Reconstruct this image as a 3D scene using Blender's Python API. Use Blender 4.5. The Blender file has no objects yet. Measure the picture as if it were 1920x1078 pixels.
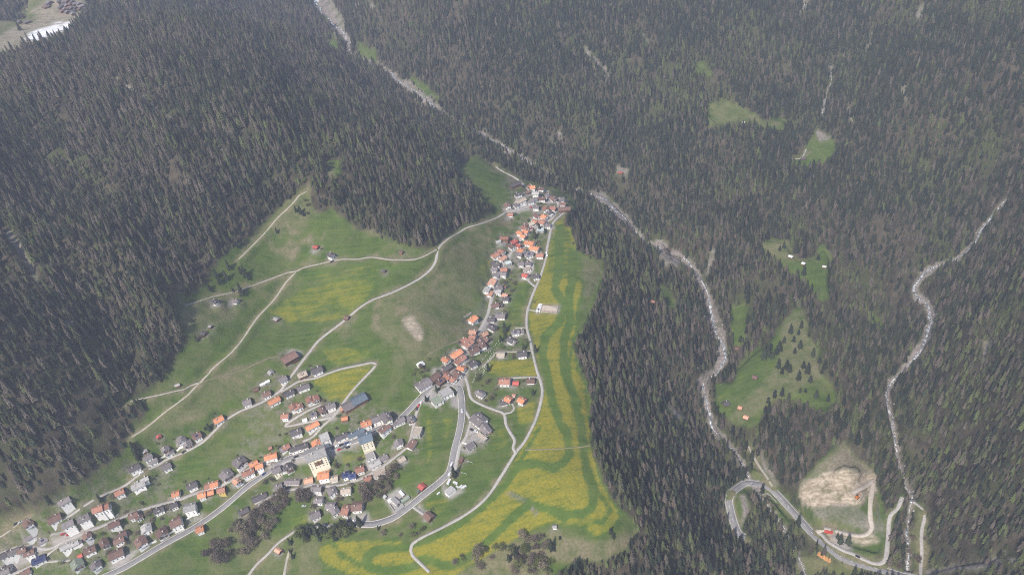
import bpy, bmesh, math, random
import numpy as np
from mathutils import Matrix, Vector
R_ = math.radians
random.seed(7)
rng = np.random.default_rng(7)
scene = bpy.context.scene
COL = scene.collection
# ------------------------------------------------------------------ camera, world, sun, exposure
PW, PH, FPX = 1920.0, 1078.0, 1450.0           # photograph size, focal length in its pixels
DEP, ROLL, ZC = R_(37.5), R_(9.8), 530.0
cd, sd, cr, sr = math.cos(DEP), math.sin(DEP), math.cos(ROLL), math.sin(ROLL)
FW = np.array([0, cd, -sd]); R0 = np.array([1.0, 0, 0]); U0 = np.array([0, sd, cd])
RT = cr * R0 - sr * U0
DN = -sr * R0 - cr * U0
cam_d = bpy.data.cameras.new('camera'); cam = bpy.data.objects.new('camera', cam_d); COL.objects.link(cam)
M = Matrix.Identity(4)
for i in range(3):
    M[i][0] = RT[i]; M[i][1] = -DN[i]; M[i][2] = -FW[i]
M[2][3] = ZC
cam.matrix_world = M
cam_d.sensor_width = 36.0; cam_d.lens = 36.0 * FPX / PW
cam_d.clip_start = 1.0; cam_d.clip_end = 8000.0
scene.camera = cam
SUN_EL, SUN_AZ = R_(47), R_(212)               # azimuth from +Y towards +X: behind and left of the camera
world = bpy.data.worlds.new('World'); scene.world = world; world.use_nodes = True
wn = world.node_tree; wn.nodes.clear()
sky = wn.nodes.new('ShaderNodeTexSky'); sky.sky_type = 'NISHITA'; sky.sun_disc = False
sky.sun_elevation = SUN_EL; sky.sun_rotation = SUN_AZ; sky.altitude = 1500; sky.dust_density = 4.0; sky.air_density = 1.2
bg = wn.nodes.new('ShaderNodeBackground'); bg.inputs['Strength'].default_value = 0.1
wo = wn.nodes.new('ShaderNodeOutputWorld')
wn.links.new(sky.outputs[0], bg.inputs[0]); wn.links.new(bg.outputs[0], wo.inputs[0])
sun_d = bpy.data.lights.new('sun', 'SUN'); sun_d.energy = 3.4; sun_d.angle = R_(5); sun_d.color = (1.0, 0.93, 0.84)
sun = bpy.data.objects.new('sun', sun_d); COL.objects.link(sun)
sdir = Vector((math.sin(SUN_AZ) * math.cos(SUN_EL), math.cos(SUN_AZ) * math.cos(SUN_EL), math.sin(SUN_EL)))
sun.rotation_euler = (-sdir).to_track_quat('-Z', 'Y').to_euler(); sun.location = (0, 0, 700)
scene.view_settings.view_transform = 'Standard'; scene.view_settings.look = 'None'
scene.view_settings.exposure = 0.78; scene.view_settings.gamma = 1.0
scene.cycles.filter_width = 1.15
scene.cycles.use_denoising = False
HAZE_DENSITY = 1.8e-4

# ------------------------------------------------------------------ pixels <-> places
def proj(x, y, z):
    p = np.stack([x, y, z - ZC], -1)
    d = p @ FW
    return 960 + FPX * (p @ RT) / d, 539 + FPX * (p @ DN) / d, d
def ray(px, py):
    return FW + np.multiply.outer((np.asarray(px, float) - 960) / FPX, RT) + np.multiply.outer((np.asarray(py, float) - 539) / FPX, DN)
def at_z(px, py, z):
    r = ray(px, py); t = (z - ZC) / r[..., 2]
    return r[..., 0] * t, r[..., 1] * t

# value noise
def _hash(ix, iy, s):
    h = (ix.astype(np.int64) * 374761393 + iy.astype(np.int64) * 668265263 + s * 1442695041) & 0xFFFFFFFF
    h = ((h ^ (h >> 13)) * 1274126177) & 0xFFFFFFFF
    return ((h ^ (h >> 16)) & 0xFFFF) / 65535.0
def vnoise(x, y, s=0):
    ix = np.floor(x); iy = np.floor(y); fx = x - ix; fy = y - iy
    fx = fx * fx * (3 - 2 * fx); fy = fy * fy * (3 - 2 * fy)
    a = _hash(ix, iy, s); b = _hash(ix + 1, iy, s); c = _hash(ix, iy + 1, s); d = _hash(ix + 1, iy + 1, s)
    return (a * (1 - fx) + b * fx) * (1 - fy) + (c * (1 - fx) + d * fx) * fy
def fbm(x, y, s=0, o=4):
    v = 0; a = 0.5; t = 0
    for k in range(o):
        v = v + a * vnoise(x * 2 ** k, y * 2 ** k, s + k); t += a; a *= 0.5
    return v / t

# ------------------------------------------------------------------ relief: control heights (metres over the terrace) at photo points
CTRL = [(1050,450,2),(1050,560,0),(1050,650,-4),(1060,750,-8),(1050,850,-12),(1080,950,-17),(800,1030,-32),(650,1045,-38),(960,900,-16),
 (1000,365,8),(1050,380,4),(910,330,24),(960,420,10),(890,600,2),(920,520,5),(975,480,4),(950,660,-2),(960,740,-6),(840,720,4),(860,670,6),
 (760,780,0),(680,820,-3),(600,850,-6),(500,870,-10),(400,930,-18),(300,1020,-28),(200,1060,-30),(100,1000,-8),(20,1050,-22),
 (300,860,4),(200,930,-2),(420,790,16),(520,740,22),(600,690,26),(650,760,12),(730,890,-16),(640,930,-24),(745,940,-24),(860,860,-10),
 (400,700,46),(320,770,40),(460,600,58),(550,560,52),(650,590,42),(700,640,32),(780,600,36),(820,490,48),(900,440,28),(860,520,30),
 (560,370,112),(500,430,98),(620,440,84),(700,470,66),(440,500,92),(400,560,84),(340,600,90),(760,430,72),(830,440,56),(890,400,40),
 (250,700,74),(240,810,38),(150,880,34),(60,950,10),(0,990,2),(100,800,74),(0,850,76),(0,700,134),(200,600,108),(200,500,146),(330,420,140),
 (0,400,196),(200,300,186),(450,300,158),(450,150,188),(300,180,206),(150,150,224),(60,110,244),(0,120,248),(110,60,222),(140,15,214),(20,40,222),
 (250,50,222),(400,40,196),(500,200,166),(560,80,126),(640,180,104),(600,300,124),(700,250,98),(700,350,90),(800,300,58),(880,275,24),(860,340,40),(780,230,34),
 (590,0,98),(650,90,52),(720,130,34),(820,205,10),(920,262,-8),(1000,312,-22),(1070,352,-38),(1150,390,-56),(1212,458,-68),(1300,500,-84),(1335,590,-98),(1355,660,-106),(1318,720,-112),(1345,810,-124),(1400,890,-132),(1480,1010,-146),
 (700,0,132),(800,60,96),(900,160,52),(1000,230,18),(1000,100,76),(1000,0,108),(1150,250,-4),(1200,0,92),(1200,120,38),(1280,350,-46),(1380,245,-16),(1400,120,26),(1400,0,74),
 (1500,480,-70),(1470,600,-82),(1420,720,-98),(1500,740,-92),(1550,290,-36),(1545,180,-12),(1550,60,34),(1510,0,70),(1620,380,-52),(1620,640,-96),(1600,760,-104),(1450,390,-50),
 (1730,510,-92),(1745,600,-104),(1670,720,-122),(1685,860,-138),(1705,950,-146),(1700,1060,-150),(1840,430,-44),(1700,300,-24),(1700,100,52),(1850,250,22),(1850,50,96),(1850,600,-42),(1800,780,-84),(1850,900,-72),(1900,700,-22),(1820,1040,-112),(1900,1050,-76),
 (1400,960,-134),(1560,1030,-144),(1480,960,-137),(1580,840,-104),(1560,900,-116),(1520,960,-132),(1640,960,-128),(1650,1030,-143),
 (1130,560,-8),(1120,480,-4),(1180,560,-40),(1240,600,-70),(1120,680,-20),(1200,700,-60),(1270,700,-95),(1140,850,-26),(1230,850,-84),(1180,970,-36),(1280,960,-104),(1100,1060,-48),(1250,1060,-96),(1000,1060,-40),(1130,440,-18),(1100,400,-14),
 (430,1050,-46),(560,1050,-44),(880,1075,-42),
 (0,-160,300),(300,-160,290),(700,-200,210),(1100,-200,190),(1500,-200,180),(2000,-150,190),(2150,300,90),(2150,600,40),(2150,1000,-10),(1700,1200,-152),(1350,1200,-120),(1000,1250,-70),(500,1200,-70),(150,1180,-50),(-200,1100,-20),(-250,800,110),(-250,500,210),(-250,200,268)]
cp = np.array(CTRL, float)
cx, cy = at_z(cp[:, 0], cp[:, 1], cp[:, 2])
P = np.stack([cx, cy], -1); PZ = cp[:, 2]
far = np.array([(-1500, 2150, 360), (-500, 2150, 360), (500, 2150, 360), (1400, 2150, 340), (1400, 1200, 240), (1400, 500, 120), (1300, 120, 60), (600, 120, -90), (0, 150, -110), (-700, 150, -60), (-1500, 300, 280), (-1500, 1200, 330)], float)
P = np.vstack([P, far[:, :2]]) / 500.0; PZ = np.concatenate([PZ, far[:, 2]])
def tps_k(r2): return 0.5 * r2 * np.log(r2 + 1e-12)
n = len(P)
K = tps_k(((P[:, None] - P[None]) ** 2).sum(-1)) + np.eye(n) * 2e-3
A = np.zeros((n + 3, n + 3)); A[:n, :n] = K; A[:n, n] = 1; A[:n, n + 1:] = P; A[n, :n] = 1; A[n + 1:, :n] = P.T
W_ = np.linalg.solve(A, np.concatenate([PZ, np.zeros(3)]))
def tps(x, y):
    q = np.stack([x, y], -1).reshape(-1, 2) / 500.0; out = np.empty(len(q))
    for s in range(0, len(q), 20000):
        c = q[s:s + 20000]
        out[s:s + 20000] = tps_k(((c[:, None] - P[None]) ** 2).sum(-1)) @ W_[:n] + W_[n] + c @ W_[n + 1:]
    return out.reshape(np.shape(x))
def axis(a, b, f0, f1, fine, coarse):
    return np.concatenate([np.arange(a, f0, coarse), np.arange(f0, f1, fine), np.arange(f1, b + coarse, coarse)])
GX = axis(-1500, 1400, -540, 520, 2.6, 6.5); GY = axis(130, 2150, 330, 930, 2.6, 6.5)
XX, YY = np.meshgrid(GX, GY)
cgx = np.arange(-1500, 1421, 13.0); cgy = np.arange(130, 2171, 13.0)      # the smooth relief is evaluated coarsely, then interpolated
CXX, CYY = np.meshgrid(cgx, cgy); CZ = np.clip(tps(CXX, CYY), -175, 420)
def bil(gx, gy, Z, x, y):
    x = np.clip(x, gx[0], gx[-1] - 1e-6); y = np.clip(y, gy[0], gy[-1] - 1e-6)
    i = np.clip(np.searchsorted(gx, x, 'right') - 1, 0, len(gx) - 2); j = np.clip(np.searchsorted(gy, y, 'right') - 1, 0, len(gy) - 2)
    u = (x - gx[i]) / (gx[i + 1] - gx[i]); v = (y - gy[j]) / (gy[j + 1] - gy[j])
    return (Z[j, i] * (1 - u) + Z[j, i + 1] * u) * (1 - v) + (Z[j + 1, i] * (1 - u) + Z[j + 1, i + 1] * u) * v
ZZ = bil(cgx, cgy, CZ, XX, YY)
# ------------------------------------------------------------------ land cover, drawn as outlines over the photo points and carried to the ground
X0, Y0, RW, RH, RS = -400, -400, 2720, 1880, 2      # raster window in photo pixels, 2 px cells
rw, rh = RW // RS, RH // RS
rxs = X0 + (np.arange(rw) + 0.5) * RS; rys = Y0 + (np.arange(rh) + 0.5) * RS
def ras(): return np.zeros((rh, rw), np.float32)
def poly(m, pts, val=1.0):
    p = np.array(pts, float); i0 = max(0, int((p[:, 0].min() - X0) / RS) - 1); i1 = min(rw, int((p[:, 0].max() - X0) / RS) + 2)
    j0 = max(0, int((p[:, 1].min() - Y0) / RS) - 1); j1 = min(rh, int((p[:, 1].max() - Y0) / RS) + 2)
    gx, gy = np.meshgrid(rxs[i0:i1], rys[j0:j1]); ins = np.zeros(gx.shape, bool)
    for k in range(len(p)):
        x1, y1 = p[k]; x2, y2 = p[(k + 1) % len(p)]
        if y1 == y2: continue
        c = (y1 > gy) != (y2 > gy)
        ins ^= c & (gx < (x2 - x1) * (gy - y1) / (y2 - y1) + x1)
    m[j0:j1, i0:i1][ins] = val
def line(m, pts, w, val=1.0):
    for k in range(len(pts) - 1):
        a = pts[k]; b = pts[k + 1]; wa = a[2] if len(a) > 2 else w; wb = b[2] if len(b) > 2 else w; wm = max(wa, wb) + 4
        i0 = max(0, int((min(a[0], b[0]) - wm - X0) / RS)); i1 = min(rw, int((max(a[0], b[0]) + wm - X0) / RS) + 2)
        j0 = max(0, int((min(a[1], b[1]) - wm - Y0) / RS)); j1 = min(rh, int((max(a[1], b[1]) + wm - Y0) / RS) + 2)
        if i1 <= i0 or j1 <= j0: continue
        gx, gy = np.meshgrid(rxs[i0:i1], rys[j0:j1]); dx, dy = b[0] - a[0], b[1] - a[1]
        t = np.clip(((gx - a[0]) * dx + (gy - a[1]) * dy) / (dx * dx + dy * dy + 1e-9), 0, 1)
        d = np.hypot(gx - a[0] - t * dx, gy - a[1] - t * dy)
        s = m[j0:j1, i0:i1]; s[d < (wa + (wb - wa) * t) / 2] = val
def blur(m, n=1):
    for _ in range(n):
        m = (np.roll(m, 1, 0) + m * 2 + np.roll(m, -1, 0)) / 4
        m = (np.roll(m, 1, 1) + m * 2 + np.roll(m, -1, 1)) / 4
    return m
def look(m, px, py):
    return bil(rxs, rys, m, px, py)
OPEN_MAIN = [(-400,1010),(0,962),(52,962),(91,940),(133,910),(180,890),(229,849),(241,818),(246,808),(262,786),(277,762),(250,756),(252,746),(277,733),(304,711),(316,693),(333,664),(352,640),(340,605),(330,575),(338,552),(372,540),(392,528),(398,500),(439,463),(471,447),(490,423),(522,390),(552,366),(578,352),(580,380),(598,398),(622,390),(652,415),(676,431),(697,433),(740,457),(790,467),(815,466),(850,441),(890,416),(922,405),(925,392),(903,378),(884,352),(856,322),(874,298),(895,292),(925,310),(950,325),(985,338),(1020,348),(1045,352),(1058,363),(1072,372),(1088,384),(1078,396),(1062,402),(1060,420),(1075,432),(1078,457),(1085,472),(1112,484),(1136,490),(1132,520),(1120,560),(1105,600),(1082,635),(1079,655),(1088,690),(1105,730),(1113,760),(1108,800),(1113,850),(1126,890),(1147,930),(1167,960),(1196,990),(1192,1010),(1165,1042),(1130,1052),(1080,1058),(1040,1085),(1040,1200),(-400,1200)]
CLEAR = [[(1425,455),(1445,446),(1478,450),(1485,470),(1500,485),(1525,480),(1545,455),(1558,480),(1555,520),(1560,555),(1545,565),(1520,545),(1505,525),(1490,520),(1470,505),(1450,490),(1430,475)],
 [(1500,575),(1512,590),(1515,630),(1540,660),(1530,690),(1560,720),(1570,760),(1545,775),(1515,760),(1490,745),(1455,755),(1435,770),(1425,795),(1405,802),(1385,798),(1370,785),(1347,775),(1338,745),(1340,715),(1360,718),(1375,715),(1380,690),(1410,660),(1440,640),(1470,600),(1490,578)],
 [(1365,575),(1395,568),(1410,575),(1400,610),(1392,645),(1375,650),(1370,620)],
 [(1325,195),(1375,192),(1420,215),(1430,225),(1475,218),(1475,245),(1455,252),(1430,240),(1400,230),(1370,240),(1340,242),(1322,228)],
 [(1283,95),(1305,115),(1325,120),(1337,142),(1320,142),(1306,138),(1300,120)],
 [(1488,300),(1512,275),(1527,243),(1545,248),(1560,258),(1568,285),(1555,305),(1520,312),(1495,317)],
 [(1235,525),(1250,530),(1268,560),(1275,580),(1255,582),(1240,560)],
 [(1612,555),(1640,590),(1670,620),(1660,625),(1630,600)],
 [(605,305),(635,298),(642,325),(620,338)],
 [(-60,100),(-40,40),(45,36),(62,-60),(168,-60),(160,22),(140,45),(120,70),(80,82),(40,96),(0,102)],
 [(616,75),(640,80),(637,100),(616,97)],[(666,78),(708,94),(712,122),(690,113),(668,102)],[(760,130),(800,160),(830,185),(822,192),(780,165)],
 [(1550,850),(1580,826),(1606,850),(1642,890),(1650,930),(1670,985),(1660,1030),(1640,1045),(1590,1025),(1560,1003),(1530,992),(1505,962),(1494,940),(1500,905),(1515,885)],
 [(1500,1035),(1560,1050),(1660,1085),(1480,1085)],[(1712,960),(1740,955),(1742,1085),(1708,1085)],[(1425,925),(1445,930),(1480,970),(1500,1000),(1480,990),(1450,955)],
 [(1375,985),(1385,925),(1400,915),(1405,950),(1400,990)],[(1235,755),(1262,775),(1290,790),(1284,797),(1250,782)],[(1400,865),(1430,880),(1440,905),(1415,900)]]
RIVER1 = [(583,-30,16),(598,18,13),(630,50,15),(655,80,13),(652,102,9),(690,118,7),(722,132,11),(745,150,13),(775,170,13),(800,188,15),(822,208,9),(850,225,5),(880,240,6),(920,262,9),(950,280,7),(975,295,9),(1005,315,9),(1030,330,7),(1065,350,6),(1100,362,6),(1130,372,17),(1155,395,17),(1175,415,13),(1195,440,11),(1212,460,11),(1240,468,14),(1270,482,17),(1298,502,14),(1315,530,12),(1325,555,17),(1335,590,21),(1345,620,21),(1355,645,17),(1357,670,17),(1345,695,15),(1325,708,15),(1315,718,17),(1320,745,13),(1328,775,13),(1340,805,15),(1355,825,11),(1378,845,9),(1390,868,11),(1400,890,13),(1420,920,8),(1440,947,6),(1462,977,6),(1480,1010,6),(1500,1050,5),(1520,1100,5)]
RIVER2 = [(1888,372,4),(1865,400,9),(1840,430,9),(1825,460,7),(1795,484,5),(1755,500,13),(1730,515,11),(1715,545,13),(1735,570,11),(1748,590,15),(1740,620,17),(1725,655,15),(1700,690,15),(1672,715,11),(1663,740,11),(1668,775,11),(1678,820,11),(1685,870,11),(1697,910,10),(1710,935,9),(1703,970,10),(1700,1000,11),(1703,1040,12),(1700,1110,12)]
RIVER3 = [(1556,118,4),(1559,150,4),(1553,172,4),(1545,195,5),(1541,222,5)]
RIVER4 = [(1503,-10,4),(1507,4,4),(1509,18,4)]
DIRT = [[(1095,90,6),(1130,130,8),(1140,150,5)],[(1200,65,8),(1215,80,6)],[(1628,90,3),(1635,60,3)],[(1590,205,6),(1594,225,5)],[(1690,170,7),(1694,190,7)],[(1160,320,14),(1178,322,8)],[(20,440,18),(45,480,10),(60,505,8),(72,530,8)],[(130,600,10),(136,612,8)],[(215,150,6),(260,180,10),(300,212,8),(330,238,6)],[(380,262,5),(420,282,4)],[(1240,462,26),(1255,490,20),(1290,495,20)],[(1335,470,6),(1330,500,6),(1322,520,6)],[(1035,262,6),(1050,248,6)],[(1255,765,10),(1285,788,6)],[(1850,640,10),(1842,675,7)],[(1720,35,8),(1728,10,8)],[(610,10,30),(640,50,20)],[(690,0,6),(700,20,5)],[(120,585,8),(118,608,6)],[(1415,830,6),(1440,875,8),(1455,910,6)],[(1380,1000,4),(1400,960,10),(1392,930,8)],[(1740,1075,10),(1790,1065,8),(1850,1060,8),(1900,1045,6)],[(1850,1060,5),(1890,1035,4)]]
forest = ras() + 1
poly(forest, OPEN_MAIN, 0)
for c in CLEAR: poly(forest, c, 0)
light = ras()                                         # loose larch wood / scrubby slope: fewer trees
for pts in ([(540,265),(640,255),(700,300),(640,360),(580,400),(540,360)], [(330,560),(400,480),(470,450),(470,520),(440,560),(350,600)], 
            [(1410,650),(1500,570),(1520,600),(1500,660),(1450,720)], [(1500,640),(1560,600),(1600,700),(1570,770)], [(1090,430),(1140,500),(1260,590),(1290,560),(1200,470),(1140,420)], [(860,1010),(1040,1000),(1040,1085),(860,1085)],
            [(1210,440),(1340,470),(1320,530),(1240,500)], [(1740,1010),(1920,1020),(1920,1085),(1740,1085)],[(0,400),(100,440),(90,560),(0,520)]):
    poly(light, pts)
light = blur(light, 6)
yellow = ras()
poly(yellow, [(1062,400),(1075,440),(1085,480),(1092,540),(1085,600),(1076,640),(1080,690),(1103,735),(1110,765),(1106,830),(1122,890),(1143,930),(1163,965),(1150,990),(1120,1006),(1090,988),(1040,982),(1005,990),(985,1003),(940,1025),(890,1055),(850,1082),(690,1082),(640,1072),(603,1052),(594,1028),(620,1016),(700,1012),(770,1016),(800,1006),(860,975),(920,930),(955,880),(975,845),(1010,785),(1020,740),(1020,715),(1005,670),(995,620),(992,590),(1003,545),(1020,500),(1030,460),(1042,420)], 0.9)
poly(yellow, [(1055,405),(1082,470),(1092,530),(1050,520),(1025,510),(1035,450)], 0.5)
poly(yellow, [(918,675),(1002,675),(1006,705),(940,708),(915,700)], 0.85)
for pts, v in (([(500,585),(560,545),(640,522),(705,525),(690,560),(650,600),(600,604),(540,604)], 0.55), ([(585,712),(640,690),(698,682),(690,700),(660,740),(640,755),(612,748)], 0.72), ([(600,655),(640,648),(695,658),(682,678),(620,685)], 0.62),
               ([(560,515),(700,495),(760,500),(700,520),(600,530)], 0.35), ([(968,762),(1006,750),(1000,792),(972,800)], 0.7), ([(798,775),(812,775),(812,850),(800,880)], 0.55), ([(828,775),(848,785),(838,840),(826,850)], 0.4), ([(925,792),(948,795),(955,830),(925,850),(915,820)], 0.5),
               ([(905,490),(925,486),(915,512),(890,516)], 0.6), ([(745,905),(800,885),(840,870),(800,905)], 0.4), ([(790,945),(830,925),(850,945),(820,965)], 0.6), ([(940,540),(985,520),(985,600),(940,640),(925,620)], 0.35), ([(455,808),(480,803),(482,811),(457,815)], 0.6),
               ([(545,970),(580,960),(585,985),(550,992)], 0.5), ([(880,320),(930,330),(935,385),(905,345)], 0.25), ([(640,855),(700,840),(690,860),(640,872)], 0.5), ([(1345,742),(1365,735),(1375,770),(1350,768)], 0.4), ([(410,640),(470,600),(440,660),(390,690)], 0.3)):
    poly(yellow, pts, v)
STRIPES = [[(1048,430),(1050,500),(1040,540),(1056,570),(1050,602),(1022,632),(1017,660),(1025,700),(1033,740),(1045,780),(1062,812),(1068,850),(1058,866),(1035,876),(1000,868),(970,873),(954,897),(940,916),(900,952),(850,987),(800,1012),(760,1025),(705,1030),(686,1045),(692,1064),(722,1072),(770,1062),(800,1050)],
 [(1074,470),(1075,510),(1066,560),(1070,600),(1056,640),(1058,700),(1076,740),(1090,800),(1096,860),(1105,900),(1113,930),(1112,950),(1095,962),(1060,963),(1020,952),(992,945),(960,970),(920,1010),(880,1045),(840,1060),(790,1046)],
 [(1100,860),(1120,920),(1145,955),(1132,975),(1095,984)],[(1090,640),(1098,720),(1106,790)],[(1086,560),(1080,620),(1066,680),(1072,740)],[(985,600),(1010,690),(1020,720)],[(1012,800),(985,848),(955,895)],[(620,1015),(640,1040),(680,1060)],[(960,925),(1000,945),(1060,975)]]
lush = blur(yellow, 5)
for k, s in enumerate(STRIPES): line(yellow, s, 14 if k < 2 else 5, 0.04)
yellow = blur(yellow, 1)
dry = ras()
for pts, v in (([(700,560),(760,560),(800,600),(810,650),(760,660),(700,620)], 0.6), ([(830,470),(930,415),(920,450),(870,510),(830,550),(800,530)], 0.7), ([(700,560),(820,500),(900,440),(925,470),(870,620),(800,690),(740,690)], 0.42), ([(1545,862),(1580,828),(1606,850),(1642,890),(1610,886),(1580,880),(1515,888)], 1.0), ([(990,1000),(1040,995),(1100,1015),(1150,1005),(1196,990),(1192,1010),(1160,1045),(1060,1055),(1000,1040)], 0.75),
               ([(860,1050),(1000,1000),(1040,1085),(840,1085)], 0.7), ([(540,360),(580,360),(600,400),(560,440),(500,440)], 0.5), ([(500,470),(560,455),(585,440),(590,450),(540,485)], 0.7), ([(550,500),(590,480),(585,490),(545,508)], 0.8), ([(0,955),(100,925),(240,810),(255,820),(130,915),(0,1010)], 0.75),
               ([(770,680),(880,560),(860,640),(800,670)], 0.4), ([(330,570),(400,560),(480,560),(400,620),(350,620)], 0.45), ([(400,1000),(600,1000),(600,1085),(380,1085)], 0.25), ([(640,400),(720,430),(800,465),(690,440)], 0.7), ([(1470,590),(1515,580),(1540,700),(1480,740),(1440,760),(1390,800),(1375,780),(1460,680)], 0.5),
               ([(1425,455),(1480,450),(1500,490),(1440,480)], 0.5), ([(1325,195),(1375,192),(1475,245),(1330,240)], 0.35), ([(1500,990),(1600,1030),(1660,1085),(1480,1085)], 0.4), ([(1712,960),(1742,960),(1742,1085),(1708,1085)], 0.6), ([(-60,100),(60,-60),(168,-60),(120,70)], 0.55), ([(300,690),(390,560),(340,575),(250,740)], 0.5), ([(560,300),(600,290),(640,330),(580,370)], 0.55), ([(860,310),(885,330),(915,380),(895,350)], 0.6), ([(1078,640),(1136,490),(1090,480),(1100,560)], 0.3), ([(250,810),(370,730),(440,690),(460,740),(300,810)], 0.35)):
    poly(dry, pts, v)
dry = blur(dry, 5)
for pts, v in (([(534,478),(560,462),(566,468),(540,486)], 1), ([(512,470),(545,452),(550,458),(516,478)], .6), ([(540,425),(548,420),(560,440),(554,446)], .9), ([(575,450),(580,446),(590,462),(584,464)], 1), ([(590,445),(605,430),(612,434),(596,450)], .6), ([(495,455),(510,445),(516,470),(502,480)], .5), ([(700,560),(715,560),(712,610),(698,615)], .9), ([(735,560),(760,570),(770,590),(745,590)], .8), ([(640,640),(650,600),(690,570),(660,610)], .4), ([(800,655),(870,600),(885,610),(850,650)], .6), ([(870,470),(905,450),(900,480),(870,500)], .5), ([(800,540),(830,510),(850,520),(820,560)], .6), ([(440,700),(480,690),(470,715)], .4), ([(310,800),(360,760),(390,770),(340,800)], .6), ([(930,405),(965,412),(960,425),(925,420)], .8), ([(380,870),(440,835),(445,842),(390,880)], .35), ([(880,985),(920,955),(915,965),(890,985)], .5), ([(690,1000),(760,985),(740,1000)], .4), ([(560,1030),(600,1010),(600,1078),(560,1078)], .5), ([(1090,500),(1130,495),(1110,560),(1095,580)], .5)):
    poly(dry, pts, v)
dry = blur(dry, 1)
bare = ras()
for rv in (RIVER1, RIVER2, RIVER3, RIVER4): line(bare, [(a, b, c * 1.05) for a, b, c in rv], 8)
for dd in DIRT: line(bare, dd, 6, 0.8)
QUARRY = [[(1505,903),(1545,885),(1570,879),(1600,880),(1645,893),(1645,925),(1625,930),(1612,948),(1580,945),(1545,950),(1515,945),(1496,934)],[(1545,862),(1580,828),(1606,850),(1642,890),(1610,886),(1580,880),(1515,888)],[(1540,988),(1600,1000),(1640,1000),(1650,1015),(1620,1025),(1575,1010),(1590,1030),(1560,1020)]]
poly(bare, QUARRY[0], 1.0); poly(bare, [(1520,950),(1600,945),(1650,985),(1640,1000),(1590,985),(1540,972)], 0.45); poly(bare, [(1640,935),(1660,985),(1655,1010),(1645,995)], 0.4)
poly(bare, QUARRY[1], 0.22)
poly(bare, QUARRY[2], 0.7)
poly(bare, [(750,598),(775,592),(797,620),(790,640),(770,625)], 0.7)
poly(bare, [(1527,243),(1545,248),(1557,257),(1535,266)], 1.0)
line(bare, [(952,925,5),(970,932,6),(985,940,5)], 5, .7); line(bare, [(995,953,6),(1006,965,6)], 5, .8)
tan = ras()
for pts in (QUARRY[0], QUARRY[2]): poly(tan, pts)
poly(tan, [(750,598),(775,592),(797,620),(790,640),(770,625)], 0.8)
poly(tan, [(-60,100),(0,-60),(168,-60),(160,22),(120,70),(40,96)], 0.7); poly(bare, [(-60,100),(30,50),(70,40),(60,20),(90,0),(168,-60),(160,22),(120,70),(40,96)], 0.55); poly(bare, [(600,-40),(690,-40),(680,30),(655,70),(630,40)], 0.5)  # alp: tan and bare pale the spring grass, sunlight put into its colour
tan = blur(tan, 2)
snow = ras()
poly(snow, [(52,66),(75,54),(140,42),(132,54),(110,60),(85,72),(66,78),(50,74)]); poly(snow, [(583,-60),(600,0),(588,14),(575,-60)])
snow = blur(snow, 1)
paved = ras()
PAVE = [[(503,880),(545,850),(600,830),(660,811),(700,797),(714,808),(660,838),(600,862),(545,874)],[(96,1022),(130,1000),(170,990),(160,1003),(120,1022)],[(30,1030),(90,1028),(60,1050),(20,1075),(0,1078),(0,1060)],[(560,862),(575,838),(640,825),(700,800),(712,806),(650,840),(590,866)],[(500,876),(560,845),(575,850),(520,884)],[(800,730),(830,735),(815,760),(790,755)],[(846,742),(866,740),(860,768),(845,760)],[(868,700),(880,690),(868,728),(852,722)],[(882,788),(900,806),(885,816),(872,812)],[(866,828),(895,808),(905,820),(875,834)],[(866,836),(890,842),(882,852),(864,846)],
 [(719,932),(747,915),(772,937),(752,958),(740,964)],[(828,906),(840,915),(858,918),(866,914),(872,920),(845,936),(832,928)],[(650,965),(690,960),(698,984),(655,985)],[(785,945),(805,965),(800,975),(780,950)],[(230,1040),(265,1025),(230,1068),(196,1064)],[(350,975),(380,962),(384,970),(352,984)],[(100,1005),(130,995),(112,1020),(96,1020)],[(945,390),(1010,382),(1012,388),(955,404)],[(1556,1000),(1590,1012),(1600,1030),(1570,1028)],
 [(1010,573),(1050,573),(1046,588),(1004,585)],[(545,655),(568,660),(545,688),(530,675)],[(700,845),(720,870),(690,885),(680,870)],[(600,780),(640,765),(625,790)],[(950,480),(962,475),(955,495),(945,495)],[(810,690),(860,690),(850,715),(810,715)],[(845,660),(900,640),(890,655),(850,680)],[(905,600),(935,585),(930,615),(900,625)]]
for pts in PAVE: poly(paved, pts)
paved = blur(paved, 1)
village = ras()                                       # gardens, trodden ground and gravel between the houses
for pts in ([(0,1000),(120,930),(330,830),(330,900),(330,1000),(200,1078),(0,1078)], [(470,740),(640,740),(760,780),(720,900),(560,920),(440,880)], [(780,720),(860,650),(940,470),(1000,340),(1070,370),(1030,440),(960,560),(900,650),(870,720)]): poly(village, pts, 0.5)
village = blur(village, 8)
for m_ in (RIVER1, RIVER2, RIVER3, RIVER4): line(forest, [(a, b, c * 0.9 + (1 if b < 370 else 3)) for a, b, c in m_], 8, 0)
for dd in DIRT: line(forest, [(q[0], q[1], q[2] + 1) for q in dd], 6, 0)
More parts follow.
